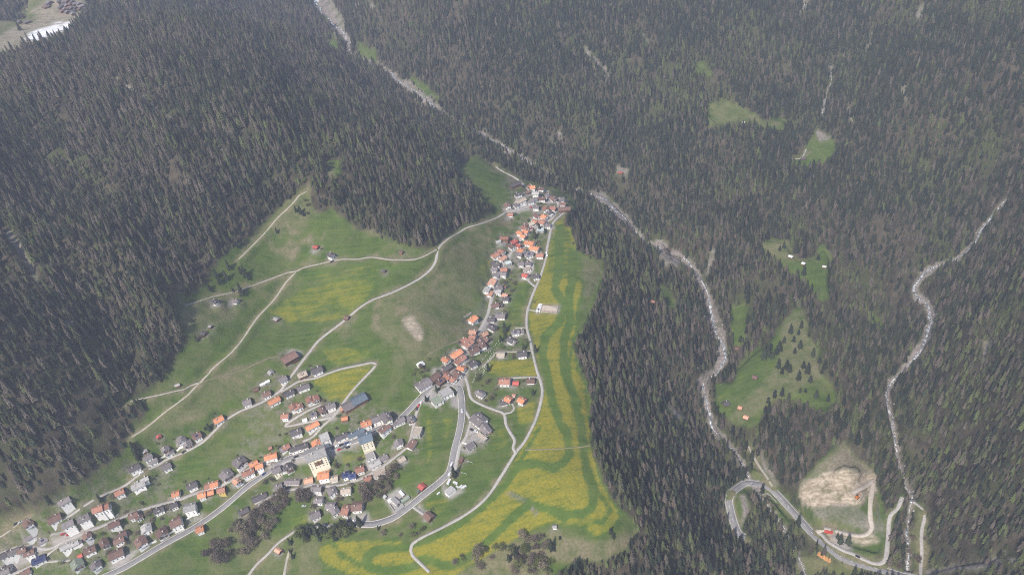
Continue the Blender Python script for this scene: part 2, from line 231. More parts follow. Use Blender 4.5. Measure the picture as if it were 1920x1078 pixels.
# ------------------------------------------------------------------ houses: photo x, y of the roof, ridge length, width (m), ridge angle in the photo, roof, wall (x = plaster below, timber above), storeys, kind
HOUSES = """
119 937 11 9 -28 g x 2 h;101 970 12 10 -28 b w 2 h;51 979 11 9 62 b w 2 h;57 1004 11 7 -28 g w 1 h;79 1011 9 8 -28 g w 1 h;126 979 11 10 -25 g w 2 h;155 968 11 11 -25 g w 2 h;182 952 10 9 -20 r w 3 h;193 949 11 9 -20 r w 3 h
223 921 9 8 -25 r w 2 h;258 907 13 10 -25 l w 2 h;270 897 8 6 -25 l w 1 h;251 875 11 9 -28 d x 2 h;276 855 9 8 -28 g w 2 h;285 862 9 8 -28 g w 2 h;308 839 9 8 62 g w 2 h;316 845 10 9 62 g w 2 h;311 872 9 9 -28 g w 2 h;297 817 5 5 62 k m 1 s;271 845 5 5 62 l m 1 s
162 1003 8 8 62 b w 2 h;194 1016 10 8 60 b w 2 h;167 1029 11 9 -25 b w 2 h;213 981 11 8 -25 b w 2 h;249 964 9 8 -25 b x 2 h;259 967 7 7 62 b w 2 h;228 1000 9 7 -25 b w 2 h;222 1011 10 8 -25 b w 2 h;273 989 10 10 80 l w 2 h;302 997 10 11 62 b w 2 h;263 1014 12 11 62 b w 2 h;216 1036 14 11 -25 b w 2 h
178 1058 9 10 62 g w 2 h;143 1055 11 11 62 n w 2 h;72 1047 13 9 -25 u w 2 h;122 1023 10 7 -25 l w 2 h;139 1017 7 6 -25 l w 1 h;148 1015 5 5 -25 d w 1 s;54 1034 10 8 -20 b w 2 h;40 1030 8 7 -20 b g 2 h;25 1032 11 6 -28 g w 2 h;8 1038 10 8 -28 d w 2 h;8 1064 12 7 -28 d w 2 h;4 1072 12 8 -28 g w 2 h;46 1072 10 7 -28 b w 2 h;149 1041 5 5 -25 k m 1 s
297 954 10 8 -25 d w 2 h;325 945 7 7 -25 d w 2 h;409 785 10 9 -28 o w 2 h;368 815 9 9 -28 b x 2 h;339 823 9 9 62 g w 2 h;350 830 9 9 62 g w 2 h;448 864 11 13 42 g x 2 h;423 888 11 12 42 g w 2 h;475 868 9 6 -25 o m 1 h;485 872 8 7 -22 o w 2 h;460 886 7 8 -22 r w 2 h;469 882 7 7 -22 r w 2 h
507 854 13 8 -16 o w 2 h;443 901 7 7 40 p w 1 h;359 908 10 9 -25 d w 2 h;390 909 7 8 -16 r x 2 h;401 906 8 8 -16 o w 2 h;378 926 8 8 -16 o w 2 h;393 922 8 6 -16 o m 1 h;414 917 8 7 -16 r y 2 h;329 924 7 8 -16 o w 2 h;355 949 12 10 -15 l w 3 h;328 977 11 11 -25 b w 3 h;374 990 7 8 -20 o w 2 h
456 957 10 6 -28 d m 1 h;486 931 15 7 -25 d w 1 h;521 910 8 7 -20 g w 2 h;548 902 16 7 0 g w 1 h;517 879 9 9 -25 g c 3 h;540 873 7 9 62 d w 3 h;529 878 7 7 -20 g w 2 h;531 840 8 6 -25 g w 1 h;536 836 7 6 -25 r m 1 h;506 839 4 4 -25 r m 1 s
556 838 14 7 -20 d w 2 h;570 834 8 7 -20 d w 2 h;593 829 8 10 70 o w 3 h;608 820 12 10 70 l w 3 F;590 847 17 14 -21 l c 5 H;606 889 12 10 -10 o w 2 h;578 899 9 7 -15 p w 1 h;554 808 12 9 -20 d w 2 h;585 797 14 7 -28 o w 2 h;593 914 11 8 0 g w 2 h;597 936 9 7 0 g w 2 h;590 963 10 9 -25 g w 2 h
521 1031 7 5 30 p m 1 s;646 783 7 6 -10 o m 1 s;686 792 11 9 -16 o w 3 h;684 818 11 11 -20 s c 4 H;720 802 13 7 -38 b w 3 h;706 783 12 9 -22 g w 3 h;724 781 14 10 62 g c 4 h;741 790 10 8 -25 g w 2 h;751 785 8 8 -25 g w 2 h;769 784 8 8 62 g w 2 h;747 829 8 9 70 g w 2 h;719 856 8 7 -30 g w 1 h;752 860 8 6 -30 e w 1 h;771 832 11 8 -52 b w 1 h;782 808 11 9 -70 e g 2 F
694 854 9 9 -25 l w 2 F;702 867 12 8 -25 l w 2 h;674 878 9 8 -18 r w 2 h;689 896 8 7 -18 r w 1 h;711 886 13 9 -18 e w 1 F;648 888 8 8 -15 u w 2 h;660 890 7 8 -15 u w 2 h;626 895 8 6 -10 e w 1 h;622 919 9 9 62 g w 2 h;648 918 10 8 -10 e x 2 h;619 946 10 8 0 g w 2 h;627 956 9 8 60 g w 2 h;648 954 8 12 10 r w 2 h;669 947 11 11 -5 b w 2 h
791 911 7 7 40 k m 1 s;803 966 9 8 40 b m 2 B;541 668 17 13 -30 b m 2 B;507 697 6 6 40 l g 1 s;529 709 9 9 -28 g w 2 h;566 700 10 9 -22 e m 2 h;593 692 12 10 -25 d x 2 h;568 724 13 8 -20 g w 2 h;541 735 11 8 -25 d x 2 h;499 737 9 8 -22 b w 2 h;513 750 13 8 -28 o w 2 h;550 761 8 9 62 r w 2 h;559 761 7 9 62 r w 2 h;581 748 8 9 62 r w 2 h;590 746 7 9 62 r w 2 h;534 778 8 8 -5 r w 2 h
603 767 9 7 50 b w 2 h;619 759 10 8 -20 g w 2 h;586 775 8 7 -20 g w 2 h;571 786 5 5 -20 w w 1 s;653 758 14 13 -28 g m 2 B;672 746 16 13 -28 s m 2 B;642 766 6 5 70 p m 1 s;663 812 13 7 -24 s w 2 h;640 817 13 6 -24 d w 2 h;675 806 7 7 -24 s w 2 h;332 721 5 4 -20 l m 1 s;479 729 6 5 -20 b m 1 s;462 752 9 9 -22 g w 2 h;492 719 6 4 -25 w g 1 s;501 714 5 4 -25 w g 1 s
793 718 17 12 -32 g w 2 h;815 705 12 9 -38 b m 2 B;825 713 9 8 -38 b m 2 h;839 705 9 8 40 r w 2 h;849 710 7 7 40 r w 2 h;857 699 11 8 45 b w 2 h;865 689 9 7 20 o w 2 h;885 680 10 9 -30 d x 2 h;838 687 10 8 -30 d m 2 h;858 677 8 7 -40 r w 2 h;866 670 8 8 -40 r w 2 h;855 662 14 9 -35 o w 2 h;836 673 9 8 30 o w 2 h;834 696 7 6 -35 b g 1 s
876 642 13 11 -42 r w 2 h;869 637 8 7 -42 r m 1 h;888 655 12 10 -25 b w 2 h;896 649 8 8 60 b w 2 h;904 647 9 9 60 b w 2 h;901 638 8 7 60 b w 2 h;886 630 8 8 10 r w 2 h;887 621 9 8 10 p w 2 h;908 625 7 7 -30 p m 2 h;911 635 8 6 25 b m 2 h;886 597 11 9 -40 o w 2 h;922 612 11 8 30 d w 2 h;921 598 9 6 0 d w 1 h;939 590 11 9 0 g w 2 h
939 663 9 8 0 e w 1 h;979 662 11 9 -5 d x 2 h;957 636 9 8 30 d w 2 h;963 640 6 6 30 g w 1 h;966 621 10 7 -10 g w 2 h;976 620 8 7 -10 g w 1 h;946 713 12 10 0 r w 2 h;967 717 7 6 0 k m 1 s;995 712 9 8 0 b w 1 h;953 747 8 8 25 o w 2 h;945 753 8 6 -10 d w 1 h;978 749 8 8 25 o w 2 h;900 736 10 7 25 g w 2 h;964 740 4 4 20 p w 1 s
897 784 15 14 38 g w 2 h;909 801 15 9 52 g w 2 h;882 836 9 8 -30 g g 1 F;836 735 13 12 -30 l w 2 F;819 750 11 11 -30 n w 2 F;903 819 13 5 38 e g 1 F;864 861 6 4 -65 b m 1 s
966 344 17 10 -22 d m 2 B;998 350 8 9 -10 o w 2 h;993 348 6 7 -10 r m 1 h;1014 353 9 7 0 b w 2 h;1004 361 10 7 0 l w 3 h;971 363 11 8 -20 d w 2 h;989 359 7 6 -20 b m 1 h;976 375 15 9 -25 e w 3 h;967 383 8 7 -25 g w 2 h;951 384 10 9 60 b w 2 h;994 376 10 8 -20 g w 2 h;1001 373 9 8 -20 g w 2 h;1015 371 11 9 -5 b w 2 h;1028 366 11 8 45 g x 2 h;1037 371 10 8 45 b w 2 h;1051 372 11 10 -5 g w 2 h;1055 381 9 8 0 b w 2 h;1058 390 17 10 -5 b m 2 B
1005 387 9 8 0 g w 2 h;1023 390 9 9 60 r w 2 h;1037 389 9 9 10 r w 2 h;1031 398 9 8 45 d w 2 h;1006 403 10 9 30 b w 2 h;1020 405 9 9 20 o w 2 h;1003 414 8 8 20 o w 2 h;1017 415 10 9 20 r w 2 h;996 418 8 7 -20 e w 2 h;1027 421 8 7 0 g w 2 h;1014 431 12 8 0 t g 1 F;984 426 9 9 20 r w 2 h;975 435 9 8 20 o w 2 h;986 433 9 8 20 o w 2 h;981 442 8 7 20 o w 2 h;984 420 7 6 -20 b m 1 h
946 445 11 8 0 r m 2 B;934 452 7 5 -20 l g 1 s;963 452 9 8 -30 k m 2 h;959 460 9 9 30 b w 2 h;972 459 7 7 20 k w 2 h;993 454 13 10 10 o w 2 h;1002 464 13 9 10 o w 2 h;977 468 9 9 20 o w 2 h;974 476 8 7 10 g w 2 h;991 475 11 9 -20 g w 2 h;1012 477 10 8 0 r w 2 h;940 470 9 8 20 r w 2 h;928 477 11 9 -25 r w 2 h;942 483 10 8 -35 p w 2 h;929 494 10 9 -10 d w 2 h;926 503 8 8 -10 g w 2 h
945 504 9 8 0 r w 2 h;943 512 8 6 0 g w 2 h;977 493 8 8 0 g w 2 h;990 493 8 7 0 g w 2 h;988 505 9 7 -20 e w 1 F;985 515 8 8 20 k w 2 h;1004 517 8 7 -15 d w 2 h;953 493 8 6 -20 t g 1 F;957 401 8 7 0 r w 1 h;922 528 12 9 -60 p w 2 h;912 542 10 8 -60 l w 2 h;918 550 9 7 -60 p w 1 h;930 514 9 8 -50 g w 2 h;934 537 10 8 -10 g w 2 h;933 545 7 6 -10 l w 2 h;944 537 6 6 20 r w 1 h
947 552 7 7 10 p w 2 h;948 559 8 6 0 d w 2 h;928 571 9 8 -20 b w 1 h;938 571 7 5 0 d m 1 s;1011 576 13 5 -70 w w 1 s;923 491 6 5 -20 d m 1 s
518 597 7 6 30 l m 1 s;402 564 8 6 20 d x 1 h;441 563 8 7 10 g w 1 h;394 611 4 4 20 l m 1 s;381 624 7 6 20 d m 1 s;650 594 6 6 10 b m 1 s;592 462 7 6 10 k m 1 s;620 477 9 8 20 d w 2 h;752 472 5 5 10 b m 1 s;720 507 4 4 10 d m 1 s
1361 755 8 8 -20 d m 1 h;1388 763 5 6 20 p m 1 s;1399 781 6 6 20 p m 1 s;1416 706 6 6 20 b m 1 s;1382 652 5 5 10 b m 1 s;1483 480 6 5 20 w m 1 s;1507 493 5 5 20 w m 1 s;1546 499 5 4 10 w m 1 s;1507 296 7 6 10 d m 1 s;1163 323 8 4 5 k m 1 s;1225 565 5 5 20 r m 1 s;1394 229 4 3 0 w m 1 s;1040 986 3 3 0 l w 1 s
"""
HOUSE_TXT = [r for r in HOUSES.replace('\n', ';').split(';') if r.strip()]
HOUSE_ROWS = [tuple(float(v) for v in r.split()[:4]) for r in HOUSE_TXT]
# ------------------------------------------------------------------ final relief
def to_px(): return proj(XX, YY, ZZ)
px_, py_, dp_ = to_px()
mound = ras(); poly(mound, [(1560,890),(1575,882),(1605,882),(1618,900),(1600,915),(1570,905)]); poly(mound, [(1592,922),(1612,918),(1612,945),(1600,940)], .6); mound = blur(mound, 5)
fo = look(blur(forest, 8), px_, py_); ba = look(blur(bare, 2), px_, py_)
def relief(x, y): return fbm(x / 105, y / 105, 3, 4)
inf = np.clip(1.2 - np.abs(px_ - 960) / 1600, 0, 1)
ZZ = ZZ + fo * (((relief(XX, YY) - 0.5) * 34 + (0.5 - np.abs(2 * fbm((XX + .5 * YY) / 150, (YY - .5 * XX) / 240, 12, 3) - 1) * 2.2) * 24) + (fbm((XX + YY * .4) / 38, (YY - XX * .4) / 60, 31, 3) - 0.5) * 11) + ba * (fbm(XX / 14, YY / 14, 5, 4) - 0.5) * 5 + (fbm(XX / 40, YY / 40, 9, 4) - 0.5) * 3.0 + look(mound, px_, py_) * (7 + 8 * fbm(XX / 9, YY / 9, 6, 3)) + look(tan, px_, py_) * (fbm(XX / 7, YY / 7, 66, 3) - .5) * 3
def carve_px(pts, dz, wpx):
    m = ras(); line(m, pts, wpx); m = blur(m, 5); a, b, _ = to_px()
    return -dz * look(m, a, b)
ZZ = ZZ + carve_px(RIVER1[16:], 4.0, 14) + carve_px(RIVER2, 4.0, 14)
def ground(x, y): return bil(GX, GY, ZZ, np.asarray(x, float), np.asarray(y, float))
def hit(px, py, off=0.0):
    px = np.atleast_1d(np.asarray(px, float)); py = np.atleast_1d(np.asarray(py, float)); off = np.broadcast_to(np.asarray(off, float), px.shape)
    r = ray(px, py); t = np.full(px.shape, 520.0); done = np.zeros(px.shape, bool); prev = t.copy()
    for _ in range(600):
        q = r * t[:, None]; below = (q[:, 2] + ZC) < ground(q[:, 0], q[:, 1]) + off
        done |= below
        if done.all(): break
        prev = np.where(done, prev, t); t = np.where(done, t, t + 3.0)
    lo, hi = prev, t
    for _ in range(14):
        mid = (lo + hi) / 2; q = r * mid[:, None]; below = (q[:, 2] + ZC) < ground(q[:, 0], q[:, 1]) + off
        hi = np.where(below, mid, hi); lo = np.where(below, lo, mid)
    q = r * hi[:, None]
    return np.stack([q[:, 0], q[:, 1], ground(q[:, 0], q[:, 1])], -1)
# level the ground under every house
def bench(x, y, z, r0, r1):
    i0, i1 = np.searchsorted(GX, [x - r1, x + r1]); j0, j1 = np.searchsorted(GY, [y - r1, y + r1])
    if i1 <= i0 or j1 <= j0: return
    d = np.hypot(GX[i0:i1][None] - x, GY[j0:j1][:, None] - y); t = np.clip((r1 - d) / (r1 - r0), 0, 1); t = t * t * (3 - 2 * t)
    ZZ[j0:j1, i0:i1] = ZZ[j0:j1, i0:i1] * (1 - t) + z * t
hh_ = hit([r[0] for r in HOUSE_ROWS], [r[1] for r in HOUSE_ROWS], 4.5)
for r, q in zip(HOUSE_ROWS, hh_): bench(q[0], q[1], q[2], max(r[2], r[3]) * .42, max(r[2], r[3]) * .42 + 6.5)
def smooth_path(pts, step=2.5):
    """Catmull-Rom through the places where the photo points meet the ground, resampled by length; per-point width allowed."""
    g = hit([p[0] for p in pts], [p[1] for p in pts]); w = np.array([p[2] if len(p) > 2 else 0 for p in pts], float)
    q = np.column_stack([g[:, :2], w]); e = np.vstack([2 * q[0] - q[1], q, 2 * q[-1] - q[-2]]); out = []
    for k in range(len(q) - 1):
        a, b, c, d = e[k:k + 4]; nn = max(2, int(np.hypot(*(c - b)[:2]) / step)); t = np.linspace(0, 1, nn, endpoint=False)[:, None]
        out.append(0.5 * (2 * b + (c - a) * t + (2 * a - 5 * b + 4 * c - d) * t ** 2 + (3 * b - a - 3 * c + d) * t ** 3))
    return np.vstack(out + [q[-1:]])
ROADS = [
 ('main_road','asphalt',6.07,'a',[(188,1085),(236,1062),(300,1024),(369,987),(421,949),(466,910),(504,884),(524,868),(574,851),(618,842),(671,824),(698,808),(735,795),(760,776),(782,753),(795,736),(808,725),(829,719),(848,720),(860,727),(865,745),(866,776),(862,805),(854,836),(847,870),(842,885),(830,899),(799,923),(768,949),(742,968),(718,978),(694,983),(668,981)]),
 ('lane','lane',2.88,'b',[(110,976),(144,956),(182,936),(213,921),(249,899),(279,880),(316,862),(343,849),(373,832),(400,812),(424,787),(449,772),(480,760),(511,744),(527,730),(549,701),(570,673),(582,658),(596,640),(615,624),(640,605),(657,592),(690,566),(740,546),(790,520),(815,495),(822,465),(840,448),(868,432),(896,421),(925,411),(948,398)]),
 ('lane','lane',3.52,'b',[(-5,1040),(20,1028),(38,1023),(60,1025),(88,1024),(116,1016),(155,1001),(193,983),(227,968),(260,958),(300,947),(341,935),(369,922),(421,907),(455,885),(480,872),(508,866)]),
 ('lane','lane',3.36,'b',[(-5,1085),(33,1070),(61,1054),(91,1037),(110,1022)]),
 ('lane','lane',2.24,'b',[(60,1062),(97,1053),(133,1050)]),
 ('lane','lane',2.72,'b',[(460,976),(467,972),(477,954),(493,940),(515,926),(540,918),(568,914),(582,907),(613,909),(640,908),(668,900),(695,888),(718,875),(742,856),(764,837),(772,815),(780,778),(788,757),(800,741),(809,731)]),
 ('lane','lane',2.56,'b',[(568,828),(586,818),(606,799),(623,781),(635,769),(649,748),(676,716),(702,688),(704,681),(697,679),(676,684),(641,691),(613,701),(590,709),(562,713),(539,728),(527,736)]),
 ('lane','lane',2.72,'b',[(602,758),(572,773),(543,789),(536,799),(562,795),(602,786),(620,780)]),
 ('lane','lane',2.40,'b',[(668,981),(632,984),(590,987),(560,992),(540,1004),(521,1018),(500,1040),(480,1059),(462,1085)]),
 ('footpath','gravel',2.40,'c',[(533,1085),(536,1060),(540,1040),(546,1022)]),
 ('footpath','gravel',1.60,'c',[(-5,1010),(20,992),(55,968)]),
 ('field_track','gravel',2.08,'c',[(247,819),(302,778),(343,748),(365,727),(374,718),(400,689),(425,669),(437,657),(452,640),(482,596),(514,562),(536,530),(557,508)]),
 ('field_track','gravel',2.08,'c',[(236,754),(250,750),(282,744),(322,735),(346,728),(358,720),(373,718)]),
 ('footpath','earth',1.28,'c',[(374,719),(404,708),(445,697),(465,689),(496,674),(522,668)]),
 ('field_track','gravel',2.08,'c',[(557,508),(536,512),(496,527),(461,540),(434,549),(400,556),(377,562),(364,569),(340,572)]),
 ('field_track','gravel',2.24,'c',[(557,508),(575,500),(614,491),(643,486),(670,486),(697,482),(735,487),(775,487),(800,478),(818,467)]),
 ('field_track','gravel',1.76,'c',[(447,487),(471,463),(498,436),(520,409),(549,382),(560,366),(576,358)]),
 ('meadow_lane','lane',2.56,'b',[(1061,396),(1039,415),(1033,431),(1026,465),(1023,487),(1013,520),(1005,537),(993,569),(988,591),(988,614),(994,638),(998,658),(1006,692),(1015,720),(1016,743),(1005,785),(985,825),(968,847),(943,887),(914,930),(878,961),(830,988),(783,1011),(771,1023),(773,1040),(790,1057),(806,1073)]),
 ('lane','lane',2.56,'b',[(872,706),(877,720),(880,735),(886,749),(911,762),(930,769),(945,776),(949,796),(957,811),(965,825),(962,840),(968,848)]),
 ('footpath','lane',1.92,'c',[(946,775),(958,773),(964,765),(960,756)]),
 ('lane','lane',2.88,'b',[(868,764),(882,788),(878,808),(871,824),(862,836),(858,858),(852,888)]),
 ('village_street','lane',3.68,'b',[(960,471),(953,482),(944,495),(939,508),(931,528),(924,552),(915,587),(902,616),(889,638),(876,657),(870,675),(869,695),(862,712),(853,722)]),
 ('village_street','lane',2.88,'b',[(949,398),(979,391),(1003,382),(1022,379),(1046,380),(1040,402),(1029,414),(1010,424),(992,432),(976,440),(976,454),(981,466),(983,478),(996,489),(999,504),(992,514),(991,526),(1003,537)]),
 ('lane','lane',2.08,'b',[(930,312),(940,320),(970,337),(988,353),(996,359),(1014,360),(1030,362)]),
 ('lane','lane',2.24,'b',[(994,358),(981,364),(968,376),(959,389),(949,398)]),
 ('footpath','lane',1.92,'c',[(960,471),(978,466)]),
 ('lane','lane',2.08,'b',[(992,581),(1008,583)]),
 ('lane','lane',2.24,'b',[(954,709),(985,707),(1012,708)]),
 ('footpath','gravel',1.60,'c',[(905,688),(925,667),(934,660),(975,659),(997,657)]),
 ('footpath','gravel',1.76,'c',[(988,614),(965,615)]),
 ('footpath','earth',1.12,'c',[(800,665),(830,650),(870,635)]),
 ('footpath','earth',1.28,'c',[(985,843),(1030,842),(1080,838),(1107,836)]),
 ('footpath','lane',2.40,'c',[(774,949),(785,957),(797,966)]),
 ('valley_road','asphalt',6.81,'a',[(1397,1012),(1386,1000),(1377,980),(1369,955),(1367,934),(1379,916),(1397,907),(1417,906),(1438,913),(1459,929),(1484,957),(1510,986),(1536,1013),(1572,1040),(1611,1057),(1662,1070),(1720,1082)]),
 ('quarry_track','gravel_pale',4.00,'c',[(1530,1000),(1544,988),(1562,993),(1585,1000),(1618,1004),(1634,992),(1632,968),(1632,942),(1636,911),(1638,900),(1618,913),(1598,924)]),
 ('lane','lane',3.36,'b',[(1537,1000),(1543,1004),(1554,1016),(1580,1029),(1600,1038),(1619,1047),(1644,1056),(1660,1048),(1665,1006),(1669,968),(1683,952),(1692,932)]),
 ('lane','lane',2.72,'b',[(1712,945),(1729,949),(1734,967),(1728,998),(1728,1045),(1726,1090)]),
 ('forest_track','gravel',2.40,'c',[(1449,910),(1425,876),(1402,833)]),
 ('forest_track','gravel',1.76,'c',[(1486,299),(1503,295),(1512,280)]),
]
PATHS = []; verge = ras()
for nm, mt, w, cls, pts in ROADS:
    q = smooth_path(pts); z = ground(q[:, 0], q[:, 1])
    kk = np.ones(9) / 9; zp = np.pad(z, 4, 'edge'); z = np.convolve(zp, kk, 'valid')
    PATHS.append([nm, mt, w, cls, pts, q[:, :2], z])
    line(forest, [(a, b, (w * 1.0 + 5) * 1.9) for a, b, *_ in pts], 8, 0); line(verge, [(a, b, (w + 3.2) * 1.75) for a, b, *_ in pts], 8, 0.75)
dry = np.maximum(dry, blur(verge, 1))
# bench the ground under every road
num = np.zeros_like(ZZ); den = np.zeros_like(ZZ); mx = np.zeros_like(ZZ)
for nm, mt, w, cls, pts, q, z in PATHS:
    rad = w / 2 + 6.0
    for (x, y), zz in zip(q, z):
        i0, i1 = np.searchsorted(GX, [x - rad, x + rad]); j0, j1 = np.searchsorted(GY, [y - rad, y + rad])
        if i1 <= i0 or j1 <= j0: continue
        d = np.hypot(GX[i0:i1][None] - x, GY[j0:j1][:, None] - y)
        wt = np.exp(-(d / 2.2) ** 2) + 1e-9; t = np.clip((w / 2 + 6.0 - d) / 3.4, 0, 1)
        num[j0:j1, i0:i1] += wt * zz; den[j0:j1, i0:i1] += wt; mx[j0:j1, i0:i1] = np.maximum(mx[j0:j1, i0:i1], t * t * (3 - 2 * t))
ok = den > 0
ZZ = np.where(ok, ZZ * (1 - mx) + np.divide(num, den, out=np.zeros_like(num), where=ok) * mx, ZZ)
# ------------------------------------------------------------------ materials
class NT:
    def __init__(s, name):
        s.m = bpy.data.materials.new(name); s.m.use_nodes = True; s.t = s.m.node_tree; s.t.nodes.clear()
        s.out = s.t.nodes.new('ShaderNodeOutputMaterial')
    def n(s, k, **kw):
        x = s.t.nodes.new(k)
        for a, b in kw.items():
            if a in x.inputs.keys(): x.inputs[a].default_value = b
            else: setattr(x, a, b)
        return x
    def l(s, a, b): s.t.links.new(a, b)
    def val(s, v):
        x = s.n('ShaderNodeValue'); x.outputs[0].default_value = v; return x.outputs[0]
    def rgb(s, c):
        x = s.n('ShaderNodeRGB'); x.outputs[0].default_value = (*c, 1); return x.outputs[0]
    def math(s, op, a, b=None, c=None, clamp=False):
        x = s.n('ShaderNodeMath', operation=op, use_clamp=clamp)
        for i, v in enumerate((a, b, c)):
            if v is None: continue
            if isinstance(v, (int, float)): x.inputs[i].default_value = v
            else: s.l(v, x.inputs[i])
        return x.outputs[0]
    def mix(s, f, a, b, blend='MIX'):
        x = s.n('ShaderNodeMix', data_type='RGBA', blend_type=blend)
        for k, v in ((0, f), (6, a), (7, b)):
            if isinstance(v, (int, float)): x.inputs[k].default_value = v
            elif isinstance(v, tuple): x.inputs[k].default_value = (*v, 1)
            else: s.l(v, x.inputs[k])
        return x.outputs[2]
    def noise(s, scale, detail=4, rough=0.55, vec=None, dist=0.0):
        x = s.n('ShaderNodeTexNoise'); x.inputs['Scale'].default_value = scale; x.inputs['Detail'].default_value = detail
        x.inputs['Roughness'].default_value = rough; x.inputs['Distortion'].default_value = dist
        if vec is not None: s.l(vec, x.inputs['Vector'])
        return x.outputs[0]
    def remap(s, v, a, b, c=0.0, d=1.0):
        x = s.n('ShaderNodeMapRange'); s.l(v, x.inputs[0])
        for i, k in enumerate((a, b, c, d)): x.inputs[i + 1].default_value = k
        return x.outputs[0]
    def attr(s, name, typ='GEOMETRY'):
        x = s.n('ShaderNodeAttribute', attribute_name=name, attribute_type=typ); return x
    def pos(s): return s.n('ShaderNodeNewGeometry').outputs['Position']
    def obj(s): return s.n('ShaderNodeTexCoord').outputs['Object']
    def rand(s): return s.n('ShaderNodeObjectInfo').outputs['Random']
    def done(s, col, rough=0.9, spec=0.2, bump=None, metal=0.0, emit=None):
        b = s.n('ShaderNodeBsdfPrincipled')
        if isinstance(col, tuple): b.inputs['Base Color'].default_value = (*col, 1)
        else: s.l(col, b.inputs['Base Color'])
        if isinstance(rough, (int, float)): b.inputs['Roughness'].default_value = rough
        else: s.l(rough, b.inputs['Roughness'])
        b.inputs['Specular IOR Level'].default_value = spec; b.inputs['Metallic'].default_value = metal
        if bump is not None:
            bp = s.n('ShaderNodeBump'); bp.inputs['Strength'].default_value = bump[1]; bp.inputs['Distance'].default_value = bump[2]
            s.l(bump[0], bp.inputs['Height']); s.l(bp.outputs[0], b.inputs['Normal'])
        s.l(b.outputs[0], s.out.inputs[0]); return s.m
def plain(name, col, rough=0.8, var=0.25, scale=0.6, spec=0.2, randv=0.3, metal=0.0):
    t = NT(name); nz = t.remap(t.noise(scale, 3, vec=t.obj()), 0.3, 0.7, 1 - var, 1 + var)
    rv = t.remap(t.rand(), 0, 1, 1 - randv, 1 + randv)
    k = t.math('MULTIPLY', nz, rv)
    x = t.n('ShaderNodeVectorMath', operation='SCALE'); x.inputs[0].default_value = col; t.l(k, x.inputs['Scale'])
    return t.done(x.outputs[0], rough, spec, metal=metal)
# ground
t = NT('terrain_ground'); p = t.pos()
n1 = t.noise(0.012, 5, 0.6, p); n2 = t.noise(0.07, 6, 0.66, p); n3 = t.noise(0.45, 4, 0.7, p); n4 = t.noise(0.024, 5, 0.65, p, 0.9)
mp = t.n('ShaderNodeMapping'); t.l(p, mp.inputs[0]); mp.inputs['Rotation'].default_value = (0, 0, 0.5); mp.inputs['Scale'].default_value = (0.018, 0.22, 0.1)
n5 = t.noise(1.0, 4, 0.65, mp.outputs[0], 0.4)
grass = t.mix(t.remap(n2, 0.35, 0.65), (0.042, 0.080, 0.013), (0.080, 0.124, 0.022))
grass = t.mix(t.math('MULTIPLY', t.remap(n5, 0.45, 0.7), 0.6), grass, (0.104, 0.120, 0.036))
ml = t.n('ShaderNodeMapping'); t.l(p, ml.inputs[0]); ml.inputs['Rotation'].default_value = (0, 0, -0.62); ml.inputs['Scale'].default_value = (0.012, 0.34, 0.05)
n8 = t.noise(1.0, 3, 0.6, ml.outputs[0], 0.15)
grass = t.mix(t.math('MULTIPLY', t.remap(n8, 0.5, 0.62), 0.45), grass, (0.100, 0.135, 0.030))
grass = t.mix(t.math('MULTIPLY', t.remap(n4, 0.48, 0.7), 0.45), grass, (0.118, 0.124, 0.046))
grass = t.mix(t.math('MULTIPLY', t.remap(n3, 0.5, 0.75), 0.4), grass, (0.038, 0.062, 0.014))
dryc = t.mix(t.remap(n3, 0.35, 0.65), (0.130, 0.116, 0.062), (0.215, 0.185, 0.115))
dm = t.math('ADD', t.attr('dry').outputs['Fac'], t.math('MULTIPLY', t.remap(n4, 0.5, 0.75), 0.30))
dm = t.math('MULTIPLY', dm, t.remap(n2, 0.3, 0.62, 0.15, 1.4), clamp=True)
c = t.mix(dm, grass, dryc)
vil = t.math('MULTIPLY', t.attr('village').outputs['Fac'], t.remap(t.noise(0.13, 5, 0.7, p), 0.44, 0.56), clamp=True)
c = t.mix(vil, c, t.mix(t.remap(n3, .35, .65), (0.13, 0.115, 0.085), (0.24, 0.215, 0.18)))
pn = t.remap(t.math('ADD', t.math('MULTIPLY', n5, 0.6), t.math('MULTIPLY', n2, 0.4)), 0.33, 0.66)
ym = t.math('MULTIPLY', t.math('ADD', t.math('SUBTRACT', t.math('MULTIPLY', t.attr('yellow').outputs['Fac'], 1.35), 1.0), pn), 1.25, clamp=True)
c = t.mix(t.math('MULTIPLY', t.attr('lush').outputs['Fac'], 0.8, clamp=True), c, t.mix(t.remap(n2, .35, .65), (0.062, 0.112, 0.016), (0.100, 0.150, 0.022)))
yf = t.math('MULTIPLY', ym, t.remap(n3, 0.30, 0.62, 0.30, 1.0), clamp=True)
c = t.mix(t.math('MULTIPLY', yf, 0.88), c, (0.270, 0.222, 0.022))
fl = t.mix(t.remap(n2, 0.4, 0.62), (0.040, 0.035, 0.023), (0.090, 0.075, 0.052))
fl = t.mix(t.remap(n1, 0.5, 0.62), fl, (0.060, 0.068, 0.028))
c = t.mix(t.attr('forest').outputs['Fac'], c, fl)
rock = t.mix(t.remap(n3, 0.3, 0.7), (0.14, 0.118, 0.105), (0.33, 0.29, 0.265))
rock = t.mix(t.remap(n2, 0.38, 0.62), t.mix(0.55, rock, (0.10, 0.09, 0.06)), rock)
mq = t.n('ShaderNodeMapping'); t.l(p, mq.inputs[0]); mq.inputs['Rotation'].default_value = (0, 0, -0.25); mq.inputs['Scale'].default_value = (0.05, 0.30, 0.4)
n6 = t.noise(1.0, 5, 0.7, mq.outputs[0], 0.6)
